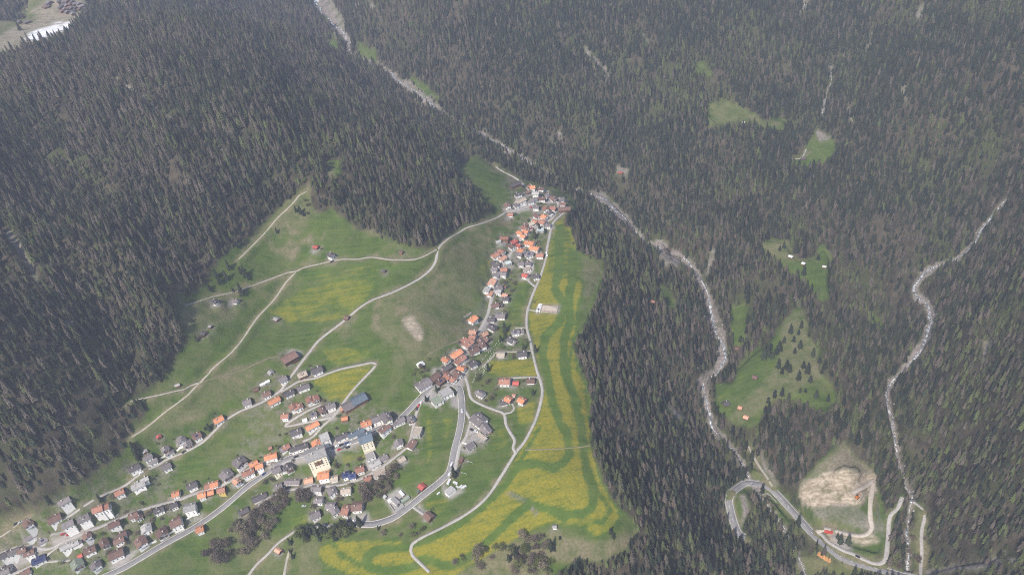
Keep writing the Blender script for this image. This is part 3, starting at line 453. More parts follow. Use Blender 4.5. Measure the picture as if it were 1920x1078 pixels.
tanc = t.mix(t.remap(n6, 0.35, 0.62), (0.23, 0.185, 0.125), (0.50, 0.42, 0.325)); tanc = t.mix(t.remap(n2, 0.52, 0.66), tanc, (0.17, 0.15, 0.085))
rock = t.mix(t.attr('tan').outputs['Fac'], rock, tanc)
bm_ = t.math('MULTIPLY', t.attr('bare').outputs['Fac'], t.remap(n2, 0.28, 0.55, 0.45, 1.5), clamp=True)
c = t.mix(bm_, c, rock)
pv = t.mix(t.remap(n3, 0.3, 0.7), (0.25, 0.23, 0.215), (0.36, 0.335, 0.31))
c = t.mix(t.attr('paved').outputs['Fac'], c, pv)
c = t.mix(t.math('MULTIPLY', t.attr('snow').outputs['Fac'], t.remap(n2, 0.3, 0.45), clamp=True), c, (0.85, 0.85, 0.87))
M_GROUND = t.done(c, 0.95, 0.1, bump=(t.math('ADD', n3, n2), 0.7, 1.0))
def roadmat(name, a, b, edge=None):
    t = NT(name); p = t.pos(); x = t.mix(t.remap(t.noise(0.5, 4, 0.6, p), 0.35, 0.65), a, b)
    x = t.mix(t.math('MULTIPLY', t.remap(t.noise(0.05, 3, 0.6, p), 0.45, 0.7), 0.35), x, tuple(v * 0.72 for v in a))
    return t.done(x, 0.92, 0.15)
MROAD = {'asphalt': roadmat('asphalt_worn', (0.20, 0.192, 0.19), (0.26, 0.25, 0.245)), 'lane': roadmat('lane_surface', (0.32, 0.300, 0.278), (0.43, 0.402, 0.37)),
         'gravel': roadmat('gravel_track', (0.30, 0.27, 0.215), (0.42, 0.385, 0.325)), 'earth': roadmat('trodden_earth', (0.17, 0.16, 0.085), (0.24, 0.22, 0.13)), 'gravel_pale': roadmat('pale_gravel', (0.40, 0.35, 0.29), (0.52, 0.46, 0.39))}
M_KERB = plain('kerb_stone', (0.48, 0.46, 0.43), 0.85, 0.15, 0.3, randv=0.05)
M_PAINT = plain('road_paint', (0.75, 0.75, 0.73), 0.7, 0.1, randv=0.0)
t = NT('torrent_water'); p = t.pos(); v = t.remap(t.noise(0.22, 6, 0.75, p, 1.5), 0.48, 0.60)
M_WATER = t.done(t.mix(v, (0.10, 0.115, 0.12), (0.76, 0.78, 0.80)), 0.35, 0.4, bump=(t.noise(0.6, 4, 0.6, p), 0.6, 0.4))
# foliage: the tint runs 0 dark spruce .. 0.5 grey-brown bare larch .. 1 fresh green larch
def foliage(name, stops, rv=0.35, zfade=True):
    t = NT(name); tint = t.attr('tint', 'INSTANCER').outputs['Fac']
    r = t.n('ShaderNodeValToRGB'); e = r.color_ramp.elements; e[0].position = stops[0][0]; e[0].color = (*stops[0][1], 1); e[1].position = stops[-1][0]; e[1].color = (*stops[-1][1], 1)
    for ps, cc in stops[1:-1]:
        k = e.new(ps); k.color = (*cc, 1)
    t.l(tint, r.inputs[0])
    k = t.math('MULTIPLY', t.remap(t.rand(), 0, 1, 1 - rv, 1 + rv), t.remap(t.noise(0.9, 3, 0.6, t.obj()), 0.3, 0.7, 0.7, 1.35))
    x = t.n('ShaderNodeVectorMath', operation='SCALE'); t.l(r.outputs[0], x.inputs[0]); t.l(k, x.inputs['Scale'])
    return t.done(x.outputs[0], 0.85, 0.15)
M_NEEDLE = foliage('conifer_needles', [(0.0, (0.018, 0.025, 0.016)), (0.3, (0.034, 0.042, 0.022)), (0.5, (0.096, 0.078, 0.064)), (0.68, (0.060, 0.064, 0.034)), (1.0, (0.080, 0.098, 0.036))])
M_LEAF = foliage('broadleaf_foliage', [(0.0, (0.120, 0.095, 0.078)), (0.35, (0.165, 0.135, 0.095)), (0.6, (0.105, 0.115, 0.045)), (1.0, (0.130, 0.170, 0.040))])
M_BARK = plain('tree_bark', (0.085, 0.065, 0.05), 0.9, 0.3, 2.0)
# buildings
ROOF = {'o': (0.57, 0.240, 0.125), 'k': (0.45, 0.105, 0.085), 'r': (0.33, 0.160, 0.112), 'b': (0.175, 0.105, 0.085), 'g': (0.195, 0.172, 0.172), 'd': (0.095, 0.085, 0.088), 'l': (0.37, 0.355, 0.34), 'e': (0.40, 0.335, 0.27), 'n': (0.26, 0.30, 0.225), 'u': (0.050, 0.065, 0.150), 'w': (0.72, 0.71, 0.69), 't': (0.45, 0.51, 0.50), 'p': (0.55, 0.30, 0.20), 's': (0.13, 0.17, 0.21)}
RNAME = {'o': 'orange', 'k': 'red', 'r': 'terracotta', 'b': 'brown', 'g': 'grey', 'd': 'dark grey', 'l': 'light grey', 'e': 'beige', 'n': 'pale green', 'u': 'blue', 'w': 'white', 't': 'pale teal', 'p': 'peach', 's': 'slate blue'}
def roofmat(k, c):
    t = NT('roof_' + RNAME[k].replace(' ', '_')); o = t.obj(); nz = t.remap(t.noise(0.8, 4, 0.65, o), 0.3, 0.7, 0.72, 1.25)
    kk = t.math('MULTIPLY', nz, t.remap(t.rand(), 0, 1, 0.74, 1.22)); w = t.n('ShaderNodeTexWave', wave_type='BANDS', bands_direction='Z'); w.inputs['Scale'].default_value = 3.2; w.inputs['Distortion'].default_value = 0.6; t.l(o, w.inputs['Vector'])
    x = t.n('ShaderNodeVectorMath', operation='SCALE'); x.inputs[0].default_value = c; t.l(kk, x.inputs['Scale'])
    st = t.mix(t.math('MULTIPLY', t.remap(t.noise(0.35, 3, 0.7, o), 0.5, 0.7), 0.45), x.outputs[0], (0.12, 0.105, 0.09))
    return t.done(st, 0.8, 0.25, bump=(w.outputs['Fac'], 0.5, 0.05))
MROOF = {k: roofmat(k, c) for k, c in ROOF.items()}
MWALL = {'w': plain('white_plaster', (0.80, 0.78, 0.75), 0.9, 0.12, 0.5, randv=0.12), 'c': plain('cream_plaster', (0.80, 0.74, 0.58), 0.9, 0.1, 0.5, randv=0.1), 'm': plain('weathered_timber', (0.150, 0.085, 0.050), 0.85, 0.3, 1.2, randv=0.35), 'y': plain('ochre_plaster', (0.62, 0.45, 0.14), 0.9, 0.1, randv=0.1), 'g': plain('grey_concrete', (0.38, 0.37, 0.35), 0.9, 0.15, randv=0.1)}
M_GLASS = NT('window_glass').done((0.03, 0.035, 0.042), 0.12, 0.5)
M_DOOR = plain('door_wood', (0.10, 0.055, 0.03), 0.7); M_RAIL = plain('balcony_wood', (0.17, 0.095, 0.055), 0.8)
M_CHIM = plain('chimney_render', (0.50, 0.46, 0.42), 0.9); M_STONE = plain('wall_stone', (0.42, 0.40, 0.37), 0.9, 0.2, 0.7)
M_SOLAR = NT('solar_glass').done((0.018, 0.025, 0.085), 0.2, 0.5); M_TYRE = plain('tyre_rubber', (0.02, 0.02, 0.02), 0.9); M_WHITE = plain('white_paint', (0.78, 0.78, 0.76), 0.6, 0.05, randv=0.05)
MCAR = [plain('car_paint_' + nme, cc, 0.3, 0.02, spec=0.5, randv=0.1) for nme, cc in (('white', (0.75, 0.75, 0.75)), ('silver', (0.42, 0.43, 0.45)), ('black', (0.025, 0.025, 0.03)), ('blue', (0.03, 0.06, 0.18)), ('red', (0.38, 0.03, 0.03)), ('grey', (0.12, 0.125, 0.13)), ('yellow', (0.65, 0.42, 0.03)))]
CARN = ['white', 'silver', 'black', 'dark blue', 'red', 'dark grey', 'yellow']
M_LOG = plain('cut_logs', (0.60, 0.33, 0.13), 0.85, 0.3, 1.0, randv=0.25); M_STEEL = plain('galvanised_steel', (0.42, 0.43, 0.44), 0.5, 0.1, metal=0.3); M_ORANGE = plain('orange_machine_paint', (0.55, 0.16, 0.02), 0.5)
M_CARAVAN = plain('caravan_shell', (0.60, 0.60, 0.58), 0.5, 0.05, randv=0.12)
M_SAND = plain('arena_sand', (0.47, 0.39, 0.32), 0.95, 0.12, 0.2, randv=0)
M_RED = plain('red_paint', (0.42, 0.05, 0.035), 0.6)
# ------------------------------------------------------------------ object helpers
def link(o, parent=None, loc=None, rz=None):
    COL.objects.link(o)
    if parent is not None: o.parent = parent
    if loc is not None: o.location = loc
    if rz is not None: o.rotation_euler = (0, 0, rz)
    return o
def mesh(name, v, f, mat=None, smooth=False):
    me = bpy.data.meshes.new(name); me.from_pydata([tuple(map(float, a)) for a in v], [], f)
    if mat is not None: me.materials.append(mat)
    if smooth: me.shade_smooth()
    return me
def ob(name, me, parent=None, loc=None, rz=None): return link(bpy.data.objects.new(name, me), parent, loc, rz)
def thing(name, label, cat, loc, rz=0.0, group=None):
    o = link(bpy.data.objects.new(name, None), None, loc, rz); o.empty_display_size = 0.5
    o['label'] = label; o['category'] = cat
    if group: o['group'] = group
    return o
def tag(o, label, cat, group=None):
    o['label'] = label; o['category'] = cat
    if group: o['group'] = group
    return o
class MB:
    def __init__(s): s.v = []; s.f = []
    def box(s, x0, x1, y0, y1, z0, z1, M=None):
        b = len(s.v); c = [(x, y, z) for z in (z0, z1) for y in (y0, y1) for x in (x0, x1)]
        s.v += [tuple(M @ Vector(q)) for q in c] if M else c
        s.f += [tuple(b + i for i in q) for q in ((0, 2, 3, 1), (4, 5, 7, 6), (0, 1, 5, 4), (2, 6, 7, 3), (0, 4, 6, 2), (1, 3, 7, 5))]; return s
    def add(s, v, f):
        b = len(s.v); s.v += v; s.f += [tuple(b + i for i in q) for q in f]; return s
    def cyl(s, a, b, r0, r1, n=8):
        a = Vector(a); b = Vector(b); d = (b - a).normalized(); u = d.orthogonal().normalized(); w = d.cross(u); k = len(s.v)
        for p_, r in ((a, r0), (b, r1)):
            s.v += [tuple(p_ + (u * math.cos(2 * math.pi * i / n) + w * math.sin(2 * math.pi * i / n)) * r) for i in range(n)]
        s.f += [(k + i, k + (i + 1) % n, k + n + (i + 1) % n, k + n + i) for i in range(n)] + [tuple(k + n - 1 - i for i in range(n)), tuple(k + n + i for i in range(n))]; return s
    def me(s, name, mat, smooth=False): return mesh(name, s.v, s.f, mat, smooth)
# ------------------------------------------------------------------ the ground
for r in HOUSE_ROWS:                                  # trodden ground, gravel and beds round every house
    if r[1] > 340 and r[0] < 1100: line(village, [(r[0] - 4, r[1] + 3, r[2] * 1.5 + 8), (r[0] + 5, r[1] + 7, r[2] * 1.5 + 8)], 16, 0.8)
village = blur(village, 3)
for k, r in enumerate(HOUSE_ROWS):
    if r[1] > 340 and r[0] < 1100 and r[2] > 6 and k % 4 != 1: a_ = (k * 37 % 11) - 5; line(paved, [(r[0] - 5 + a_, r[1] + 9, 5 + k % 4), (r[0] + 6 + a_, r[1] + 6, 5 + k % 3)], 6, 0.85)
paved = blur(paved, 1)
px_, py_, dp_ = proj(XX, YY, ZZ)
nyy, nxx = XX.shape
V = np.stack([XX, YY, ZZ], -1).reshape(-1, 3).astype(np.float32)
idx = np.arange(nyy * nxx).reshape(nyy, nxx)
Q = np.stack([idx[:-1, :-1], idx[:-1, 1:], idx[1:, 1:], idx[1:, :-1]], -1).reshape(-1, 4)
me = bpy.data.meshes.new('ground'); me.vertices.add(len(V)); me.vertices.foreach_set('co', V.ravel())
me.loops.add(Q.size); me.loops.foreach_set('vertex_index', Q.ravel().astype(np.int32)); me.polygons.add(len(Q))
me.polygons.foreach_set('loop_start', np.arange(0, Q.size, 4, dtype=np.int32)); me.update(calc_edges=True); me.shade_smooth()
wx = (fbm(XX / 11, YY / 11, 21, 3) - .5); wy = (fbm(XX / 11, YY / 11, 25, 3) - .5)
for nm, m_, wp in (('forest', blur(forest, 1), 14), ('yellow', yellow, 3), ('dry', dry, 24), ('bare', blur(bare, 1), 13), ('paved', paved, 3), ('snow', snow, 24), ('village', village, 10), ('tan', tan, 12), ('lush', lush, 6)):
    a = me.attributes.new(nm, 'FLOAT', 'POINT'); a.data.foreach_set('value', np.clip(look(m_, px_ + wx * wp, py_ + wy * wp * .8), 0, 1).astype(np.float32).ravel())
me.materials.append(M_GROUND)
g = ob('ground', me); g['kind'] = 'structure'
# ------------------------------------------------------------------ roads and torrents as ribbons laid on the ground
def normals2(q):
    d = np.gradient(q, axis=0); d /= np.maximum(np.hypot(d[:, 0], d[:, 1]), 1e-6)[:, None]; return np.stack([-d[:, 1], d[:, 0]], -1)
def ribbon(name, q, z, offs, dzs, mat):
    nn = normals2(q); k = len(offs); v = []
    for j in range(len(q)):
        for o_, dz in zip(offs, dzs):
            oo = o_[j] if hasattr(o_, '__len__') else o_
            v.append((q[j, 0] + nn[j, 0] * oo, q[j, 1] + nn[j, 1] * oo, z[j] + dz))
    f = [(j * k + i, j * k + i + 1, (j + 1) * k + i + 1, (j + 1) * k + i) for j in range(len(q) - 1) for i in range(k - 1)]
    return mesh(name, v, [tuple(reversed(a)) for a in f], mat, True)
road_q = {}
for ri, (nm, mt, w, cls, pts, q, z) in enumerate(PATHS):
    z = ground(q[:, 0], q[:, 1]); zp = np.pad(z, 2, 'edge'); z = np.convolve(zp, np.ones(5) / 5, 'valid')
    jit = 1 + (vnoise(np.arange(len(q)) * 0.22, np.full(len(q), ri * 3.7), 4) - 0.5) * (0.45 if cls == 'c' else 0.28 if cls == 'b' else 0.12)
    h = w / 2 * jit; dz = {'a': 0.24, 'b': 0.20, 'c': 0.16}[cls] + ri * 0.0025
    o = ob(nm, ribbon(nm, q, z, [-h - .2, -h, h * 0, h, h + .2], [dz - .6, dz, dz + 0.04, dz, dz - .6], MROAD[mt])); o['kind'] = 'structure'
    road_q.setdefault(nm, []).append((q, z + dz))
    if cls == 'a':
        for s in (-1, 1):
            hh = h * s
            k = ob('kerb', ribbon('kerb', q, z, sorted([hh - .28, hh - .27, hh + .27, hh + .28], key=lambda a_: a_[0]), [dz - .3, dz + .16, dz + .16, dz - .3], M_KERB)); k['kind'] = 'structure'
        mb = MB(); nn = normals2(q)
        if nm != 'valley_road': continue
        for j in range(2, len(q) - 4, 4):
            a, b = q[j], q[j + 1]; na = nn[j] * 0.11
            mb.add([(a[0] - na[0], a[1] - na[1], z[j] + dz + .07), (a[0] + na[0], a[1] + na[1], z[j] + dz + .07), (b[0] + na[0], b[1] + na[1], z[j + 1] + dz + .07), (b[0] - na[0], b[1] - na[1], z[j + 1] + dz + .07)], [(3, 2, 1, 0)])
        k = ob('centre_line', mb.me('centre_line', M_PAINT)); k['kind'] = 'structure'
for ri, (nm, rv) in enumerate((('torrent_water', RIVER1), ('torrent_water', RIVER2), ('torrent_water', RIVER3), ('torrent_water', RIVER4))):
    q = smooth_path([(a, b, c_) for a, b, c_ in rv], 2.2); wpx = q[:, 2]; q = q[:, :2]
    s = np.arange(len(q)) * 0.2; dd = proj(q[:, 0], q[:, 1], ground(q[:, 0], q[:, 1]))[2]; wm = wpx * dd / FPX
    q = q + normals2(q) * ((vnoise(s * 0.7, s * 0 + ri, 2) - 0.5) * wm * 0.55)[:, None]
    z = ground(q[:, 0], q[:, 1]); h = np.clip(wm * (0.04 + 0.20 * vnoise(s * 1.6, s * 0 + 9 + ri, 8)), 0.3, 2.4) * (1.2 if ri == 1 else 0.8)
    o = ob(nm, ribbon(nm, q, z, [-h, -h * .5, h * 0, h * .5, h], [0.12, 0.34, 0.38, 0.34, 0.12], M_WATER)); o['kind'] = 'structure'

# boulders and cobbles strewn along the torrent beds: one mass nobody could count
bv = []; bf = []; brg = random.Random(11)
for rv in (RIVER1[14:], RIVER2):
    q = smooth_path([(a, b, c_) for a, b, c_ in rv], 1.6)
    for x, y, wpx in q:
        dd = float(proj(x, y, float(ground(x, y)))[2]); wm = wpx * dd / FPX
        for _ in range(2):
            bx_, by_ = x + brg.gauss(0, .30) * wm, y + brg.gauss(0, .30) * wm; s_ = brg.choice((.35, .5, .6, .8, 1.2, 1.7)) * brg.uniform(.7, 1.2); bz_ = float(ground(bx_, by_)); k = len(bv)
            bv += [(bx_ + s_ * brg.uniform(.6, 1), by_, bz_), (bx_, by_ + s_ * brg.uniform(.6, 1), bz_), (bx_ - s_ * brg.uniform(.6, 1), by_, bz_), (bx_, by_ - s_ * brg.uniform(.6, 1), bz_), (bx_ + s_ * brg.uniform(-.3, .3), by_ + s_ * brg.uniform(-.3, .3), bz_ + s_ * brg.uniform(.5, .9) + .25)]
            bf += [(k, k + 1, k + 4), (k + 1, k + 2, k + 4), (k + 2, k + 3, k + 4), (k + 3, k, k + 4)]
o = ob('boulders', mesh('boulders', bv, bf, plain('boulder_stone', (0.30, 0.27, 0.25), 0.9, 0.45, 0.4, randv=0))); o['kind'] = 'stuff'; tag(o, 'pale boulders and gravel strewn along the torrent beds', 'boulders')
ALPS = [(111,2),(119,2),(126,1),(134,2),(117,8),(124,9),(131,7),(139,6),(113,14),(120,16),(127,14),(133,14),(141,14),(150,11),(116,20),(125,21),(134,20),(136,24),(149,16),(154,17),(88,8),(92,3),(85,12),(147,6),(36,40),(48,40)]
CLUST = [((130,1010),'in the hamlet below the forest','the pale green roof',(143,1055)), ((330,850),'beside the lane under the big pasture','the tiny red hut',(297,817)), ((390,925),'between the lower lane and the main road','the ochre-walled house',(414,917)),
 ((600,845),'along the main street','the big cream hotel',(590,847)), ((560,745),'on the slope above the main street','the long barn with two-tone roof',(665,750)), ((640,920),'on the lane below the hotel','the blue roof',(653,889)), ((850,690),'in the old core above the hairpin bend','the white sheeted pile',(788,683)),
 ((760,800),'by the road leading to the hairpin','the hairpin bend',(840,722)), ((890,610),'along the narrow ridge street','the riding arena',(1031,579)), ((935,520),'beside the middle of the ridge street','the riding arena',(1031,579)), ((980,460),'in the upper village','the pale teal flat roof',(1014,431)), ((1005,375),'in the topmost hamlet','the long dark barn',(966,344)),
 ((965,690),'near the lane along the yellow meadow','the red-roofed cabin',(967,717)), ((895,800),'by the yard inside the road loop','the large school building',(897,784)), ((770,950),'beside the road below the village','the gravel works yard',(745,936)), ((500,580),'out on the upper pasture','the track junction',(557,508)), ((1400,720),'in the clearing by the torrent','the torrent bend',(1357,670)), ((1510,490),'in the high forest clearing','the forest spur',(1500,485)), ((1200,400),'deep in the far forest','the torrent',(1160,395)), ((1040,986),'at the yellow meadow edge','the forest',(1100,1000))]
ORD = ['', 'second', 'third', 'fourth', 'fifth', 'sixth', 'seventh', 'eighth', 'ninth', 'tenth', 'eleventh', 'twelfth', 'thirteenth', 'fourteenth', 'fifteenth']
WIN = MB().box(-0.06, 0.06, -0.45, 0.45, -0.55, 0.55).me('window', M_GLASS)
WINS = MB().box(-0.45, 0.45, -0.06, 0.06, -0.55, 0.55).me('window_side', M_GLASS)
FRM = MB().box(-0.045, 0.045, -0.60, 0.60, -0.70, 0.70).me('window_frame', M_WHITE)
DOORM = MB().box(-0.07, 0.07, -0.55, 0.55, 0, 2.1).me('door', M_DOOR)
BDOOR = MB().box(-0.08, 0.08, -1.7, 1.7, 0, 3.2).me('barn_door', M_DOOR)
CHIM = MB().box(-0.4, 0.4, -0.4, 0.4, -1.2, 1.3).box(-0.52, 0.52, -0.52, 0.52, 1.3, 1.5).me('chimney', M_CHIM)
rows = [r.split() for r in HOUSE_TXT]
rows = [(float(r[0]), float(r[1]), float(r[2]), float(r[3]), float(r[4]), r[5], r[6], int(r[7]), r[8]) for r in rows]
for i, (a, b) in enumerate(ALPS): rows.append((a, b, 9 + i % 3, 8, (20, -20, 35)[i % 3], 'dgbg'[i % 4], 'm', 1, 'A'))
HT = {1: 2.5, 2: 4.4, 3: 6.8, 4: 9.8, 5: 13.0}
def shrink(v, k, ov): return v if k == 'H' else v * .86 if k in 'FA' else max(3.0, v * .93 - .7) if k == 's' else max(5.0, v * .93 - ov)
rows = [(r[0], r[1], shrink(r[2], r[8], 2.0), shrink(r[3], r[8], 1.8), *r[4:]) for r in rows]
info = []
for r in rows:
    x, y, L, W, ang, rc, wc, st, kd = r
    he = HT[st] if kd != 's' else 2.2
    off = he + (W * 0.12 if kd != 'F' else 0)
    p0 = hit(x, y, off)[0]; gz = p0[2] + off
    e = np.array([math.cos(R_(ang)), math.sin(R_(ang))]) * 6
    ax, ay = at_z(x - e[0], y - e[1], gz); bx, by = at_z(x + e[0], y + e[1], gz)
    rz = math.atan2(float(by - ay), float(bx - ax)); info.append([p0, rz, he])
# names, descriptions
TYPE = {'h': ('house', 'house', 'house'), 'B': ('barn', 'barn', 'barn'), 's': ('shed', 'shed', 'shed'), 'F': ('flat_roofed_building', 'flat-roofed building', 'building'), 'H': ('apartment_block', 'block', 'building'), 'A': ('alpine_hut', 'timber hut', 'hut')}
WN = {'w': 'white-walled', 'c': 'cream-walled', 'm': 'timber-walled', 'x': 'white and timber', 'y': 'ochre-walled', 'g': 'grey-walled'}
base = {}; clus = []
for i, r in enumerate(rows):
    if r[8] == 'A': clus.append(-1); continue
    k = min(range(len(CLUST)), key=lambda q: (CLUST[q][0][0] - r[0]) ** 2 + (CLUST[q][0][1] - r[1]) ** 2); clus.append(k)
    base.setdefault((f"{RNAME[r[5]]}-roofed {WN[r[6]]} {TYPE[r[8]][1]} {CLUST[k][1]}", k), []).append(i)
lab = {}
for (txt, k), ids in base.items():
    if len(ids) == 1: lab[ids[0]] = txt; continue
    g0 = hit(*CLUST[k][3])[0]; ids = sorted(ids, key=lambda i: np.hypot(*(info[i][0][:2] - g0[:2])))
    for j, i in enumerate(ids): lab[i] = f"{RNAME[rows[i][5]]}-roofed {WN[rows[i][6]]} {TYPE[rows[i][8]][1]}, {ORD[j]+' ' if ORD[j] else ''}nearest to {CLUST[k][2]}"
seen = {}
for i in list(lab):
    if lab[i] in seen: lab[i] = lab[i].split(' nearest')[0] + ' nearest ' + CLUST[clus[i]][2] + ', ' + CLUST[clus[i]][1]
    seen[lab[i]] = i
FIXED = {(590.,847.): ('hotel', 'tall cream hotel block with rows of windows and brown balconies on the main street', 'hotel'), (684.,818.): ('apartment_block', 'cream apartment block with four window rows and slate roof by the main street', 'building'),
 (897.,784.): ('school_building', 'large school building with broad grey gabled roof inside the road loop', 'school'), (653.,758.): ('barn', 'grey-roofed half of the long barn beside the hillside lane', 'barn'), (672.,746.): ('barn', 'slate-blue-roofed half of the long barn above the small orange shed', 'barn'), (541.,668.): ('barn', 'big brown-roofed timber barn alone on the pasture above the village', 'barn'), (297.,817.): ('hut', 'tiny red-roofed hut in the pasture above the lane', 'hut'), (592.,462.): ('hut', 'small red-roofed timber hut high on the upper pasture', 'hut'), (1011.,576.): ('stable', 'long narrow white-roofed stable at the end of the riding arena', 'stable'), (1163.,323.): ('hut', 'red-roofed low hut on a gravel clearing deep in the far forest', 'hut'), (1040.,986.): ('hay_hut', 'tiny pale hay hut on the edge below the yellow meadow', 'hut')}
seen2 = 0
FOOT = []
for i, r in enumerate(rows):
    x, y, L, W, ang, rc, wc, st, kd = r; p0, rz, he = info[i]
    cr_, sr_ = math.cos(rz), math.sin(rz)
    cxs = [(p0[0] + u * cr_ - v * sr_, p0[1] + u * sr_ + v * cr_) for u in (-L / 2, L / 2) for v in (-W / 2, W / 2)]
    zs = ground([c_[0] for c_ in cxs], [c_[1] for c_ in cxs]); z0 = float(p0[2]); low = float(zs.min()) - z0 - 0.6
    FOOT.append((p0[0], p0[1], max(L, W)))
    nm, tn, cat = TYPE[kd]
    if (x, y) in FIXED: nm, lb, cat = FIXED[(x, y)]; grp = None
    elif kd == 'A': lb, grp = 'small dark timber hut in the alpine hamlet on the high shoulder', 'huts of the high alpine hamlet'
    else: lb, grp = lab[i], None
    T = thing(nm, lb, cat, (p0[0], p0[1], z0), rz, grp or {'h': 'houses of the village', 'B': 'barns', 's': 'sheds and huts'}.get(kd))
    pit = 0.44 if W < 9 else 0.38
    hr = he + W / 2 * pit
    main_w = MWALL['w' if wc == 'x' else wc]
    hx, hy = L / 2, W / 2
    if kd == 'F':
        ob('wall', MB().box(-hx, hx, -hy, hy, low, he).me('wall', main_w), T)
        rf = ob('roof', MB().box(-hx - .3, hx + .3, -hy - .3, hy + .3, he + .004, he + .35).me('roof', MROOF[rc]), T)
        ob('parapet', MB().box(-hx - .3, hx + .3, -hy - .3, -hy, he + .352, he + .75).box(-hx - .3, hx + .3, hy, hy + .3, he + .352, he + .75).box(-hx - .3, -hx, -hy + .003, hy - .003, he + .352, he + .75).box(hx, hx + .3, -hy + .003, hy - .003, he + .352, he + .75).me('parapet', M_STONE), rf)
    else:
        v = [(a, b, c_) for a in (-hx, hx) for (b, c_) in ((-hy, low), (hy, low), (hy, he), (0, hr), (-hy, he))]
        ob('wall', mesh('wall', v, [(0, 4, 3, 2, 1), (5, 6, 7, 8, 9), (0, 5, 9, 4), (1, 2, 7, 6), (2, 3, 8, 7), (3, 4, 9, 8), (0, 1, 6, 5)], main_w), T)
        if wc == 'x' or (wc == 'w' and kd == 'h' and i % 3 == 0):
            zb = he * 0.52 if wc == 'x' else he + .05; t_ = 0.09
            vv = []
            for a in (hx + .004, hx + .004 + t_):
                vv += [(a, -hy * .995, zb), (a, hy * .995, zb), (a, hy * .995, he), (a, 0, hr - .02), (a, -hy * .995, he)] if wc == 'x' else [(a, -hy * .98, zb), (a, hy * .98, zb), (a, 0, hr - .06)]
            k5 = len(vv) // 2
            ob('gable_cladding', mesh('gable_cladding', vv, [tuple(range(k5, 2 * k5)), tuple(reversed(range(k5)))] + [(q, (q + 1) % k5, k5 + (q + 1) % k5, k5 + q) for q in range(k5)], MWALL['m']), T)
        ovx, ovy, th = (1.05, 1.05, 0.26) if kd not in 's' else (0.4, 0.4, 0.18)
        ey = hy + ovy; ez = hr - ey * (hr - he) / hy; mbr = MB()
        v = []
        for a in (-hx - ovx, hx + ovx):
            v += [(a, -ey, ez + .01), (a, 0, hr + .01), (a, ey, ez + .01), (a, ey, ez + th), (a, 0, hr + th), (a, -ey, ez + th)]
        rf = ob('roof', mesh('roof', v, [(0, 1, 4, 5), (1, 2, 3, 4), (11, 10, 7, 6), (10, 9, 8, 7), (5, 4, 10, 11), (4, 3, 9, 10), (1, 0, 6, 7), (2, 1, 7, 8), (3, 2, 8, 9), (0, 5, 11, 6)], MROOF[rc]), T)
        if kd in 'hH':
            cxp = hx * (0.45 if i % 2 else -0.35); cyp = hy * (0.3 if i % 3 else -0.3)
            ob('chimney', CHIM, rf, (cxp, cyp, hr - abs(cyp) * (hr - he) / hy + 0.2))
            if W > 9.5 and i % 2 == 0: ob('chimney', CHIM, rf, (-cxp, -cyp, hr - abs(cyp) * (hr - he) / hy + 0.1))
            if i % 4 == 2 and st >= 2 and L > 6.5:
                dy_ = (1 if i % 8 == 2 else -1); zr = hr - hy * .5 * (hr - he) / hy; Mt = Matrix.Translation((0, dy_ * hy * .55, zr))
                dm_ = ob('dormer', MB().box(-.9, .9, -.9, .9, -.6, .95, Mt).me('dormer', main_w), rf); ob('dormer_roof', MB().box(-1.15, 1.15, -1.15, 1.15, .953, 1.12, Mt).me('dormer_roof', MROOF[rc]), dm_)
            if (i % 15 == 4 and rc in 'gdb') or rc == 'u':
                ssgn = 1 if -sr_ * 1 < 0 else -1                    # the slope towards the valley
                sl = math.atan2(hr - he, hy); Mt = Matrix.Translation((0, -hy * .5, (hr + he) / 2 + th + .03)) @ Matrix.Rotation(sl, 4, 'X')
                ob('solar_panel', MB().box(-L * (.36 if rc == 'u' else .2), L * (.36 if rc == 'u' else .2), -hy * .3, hy * .3, 0, .08, Mt).me('solar_panel', M_SOLAR), rf)
    if kd == 'A': continue
    if kd in 'Bs':
        d_ = ob('barn_door' if kd == 'B' else 'door', BDOOR if kd == 'B' else DOORM, T, (hx + .03, 0, max(0, 0)))
        if kd == 'B':
            for u in (-.3, .0, .3):
                ob('window', WINS, T, (L * u, -hy - .02, he * .72)); ob('window', WINS, T, (L * u, hy + .02, he * .72))
        continue
    per = max(2, min(6, int(W / 3.2))); perS = max(2, min(6, int(L / 3.4)))
    for s_ in range(st):
        zc = he / st * (s_ + .55)
        for q in range(per):
            yy = -hy + W * (q + .5) / per
            if s_ == 0 and q == per // 2: ob('door', DOORM, T, (hx + .03, yy, 0)); continue
            fr = ob('window', WIN, T, (hx + .05 + (0.09 if wc == 'x' else 0), yy, zc)); ob('frame', FRM, fr, (0, 0, 0))
            ob('window', WIN, T, (-hx - .03, yy, zc))
        for q in range(perS):
            xx = -hx + L * (q + .5) / perS
            ob('window', WINS, T, (xx, -hy - .03, zc)); ob('window', WINS, T, (xx, hy + .03, zc))
    if kd in 'hH' and st >= 2 and i % 3 != 1:
        for s_ in range(1, st if kd == 'h' else 2):
            zb = he / st * s_ + .1
            if zb > he - 0.9: break
            m_ = MB().box(hx + .01, hx + 1.2, -hy * .9, hy * .9, zb - .15, zb).box(hx + 1.1, hx + 1.2, -hy * .9, hy * .9, zb + .003, zb + .95).box(hx + .01, hx + 1.097, -hy * .9, -hy * .9 + .1, zb + .003, zb + .95).box(hx + .01, hx + 1.097, hy * .9 - .1, hy * .9, zb + .003, zb + .95)
            ob('balcony', m_.me('balcony', M_RAIL if i % 2 else M_WHITE), T)
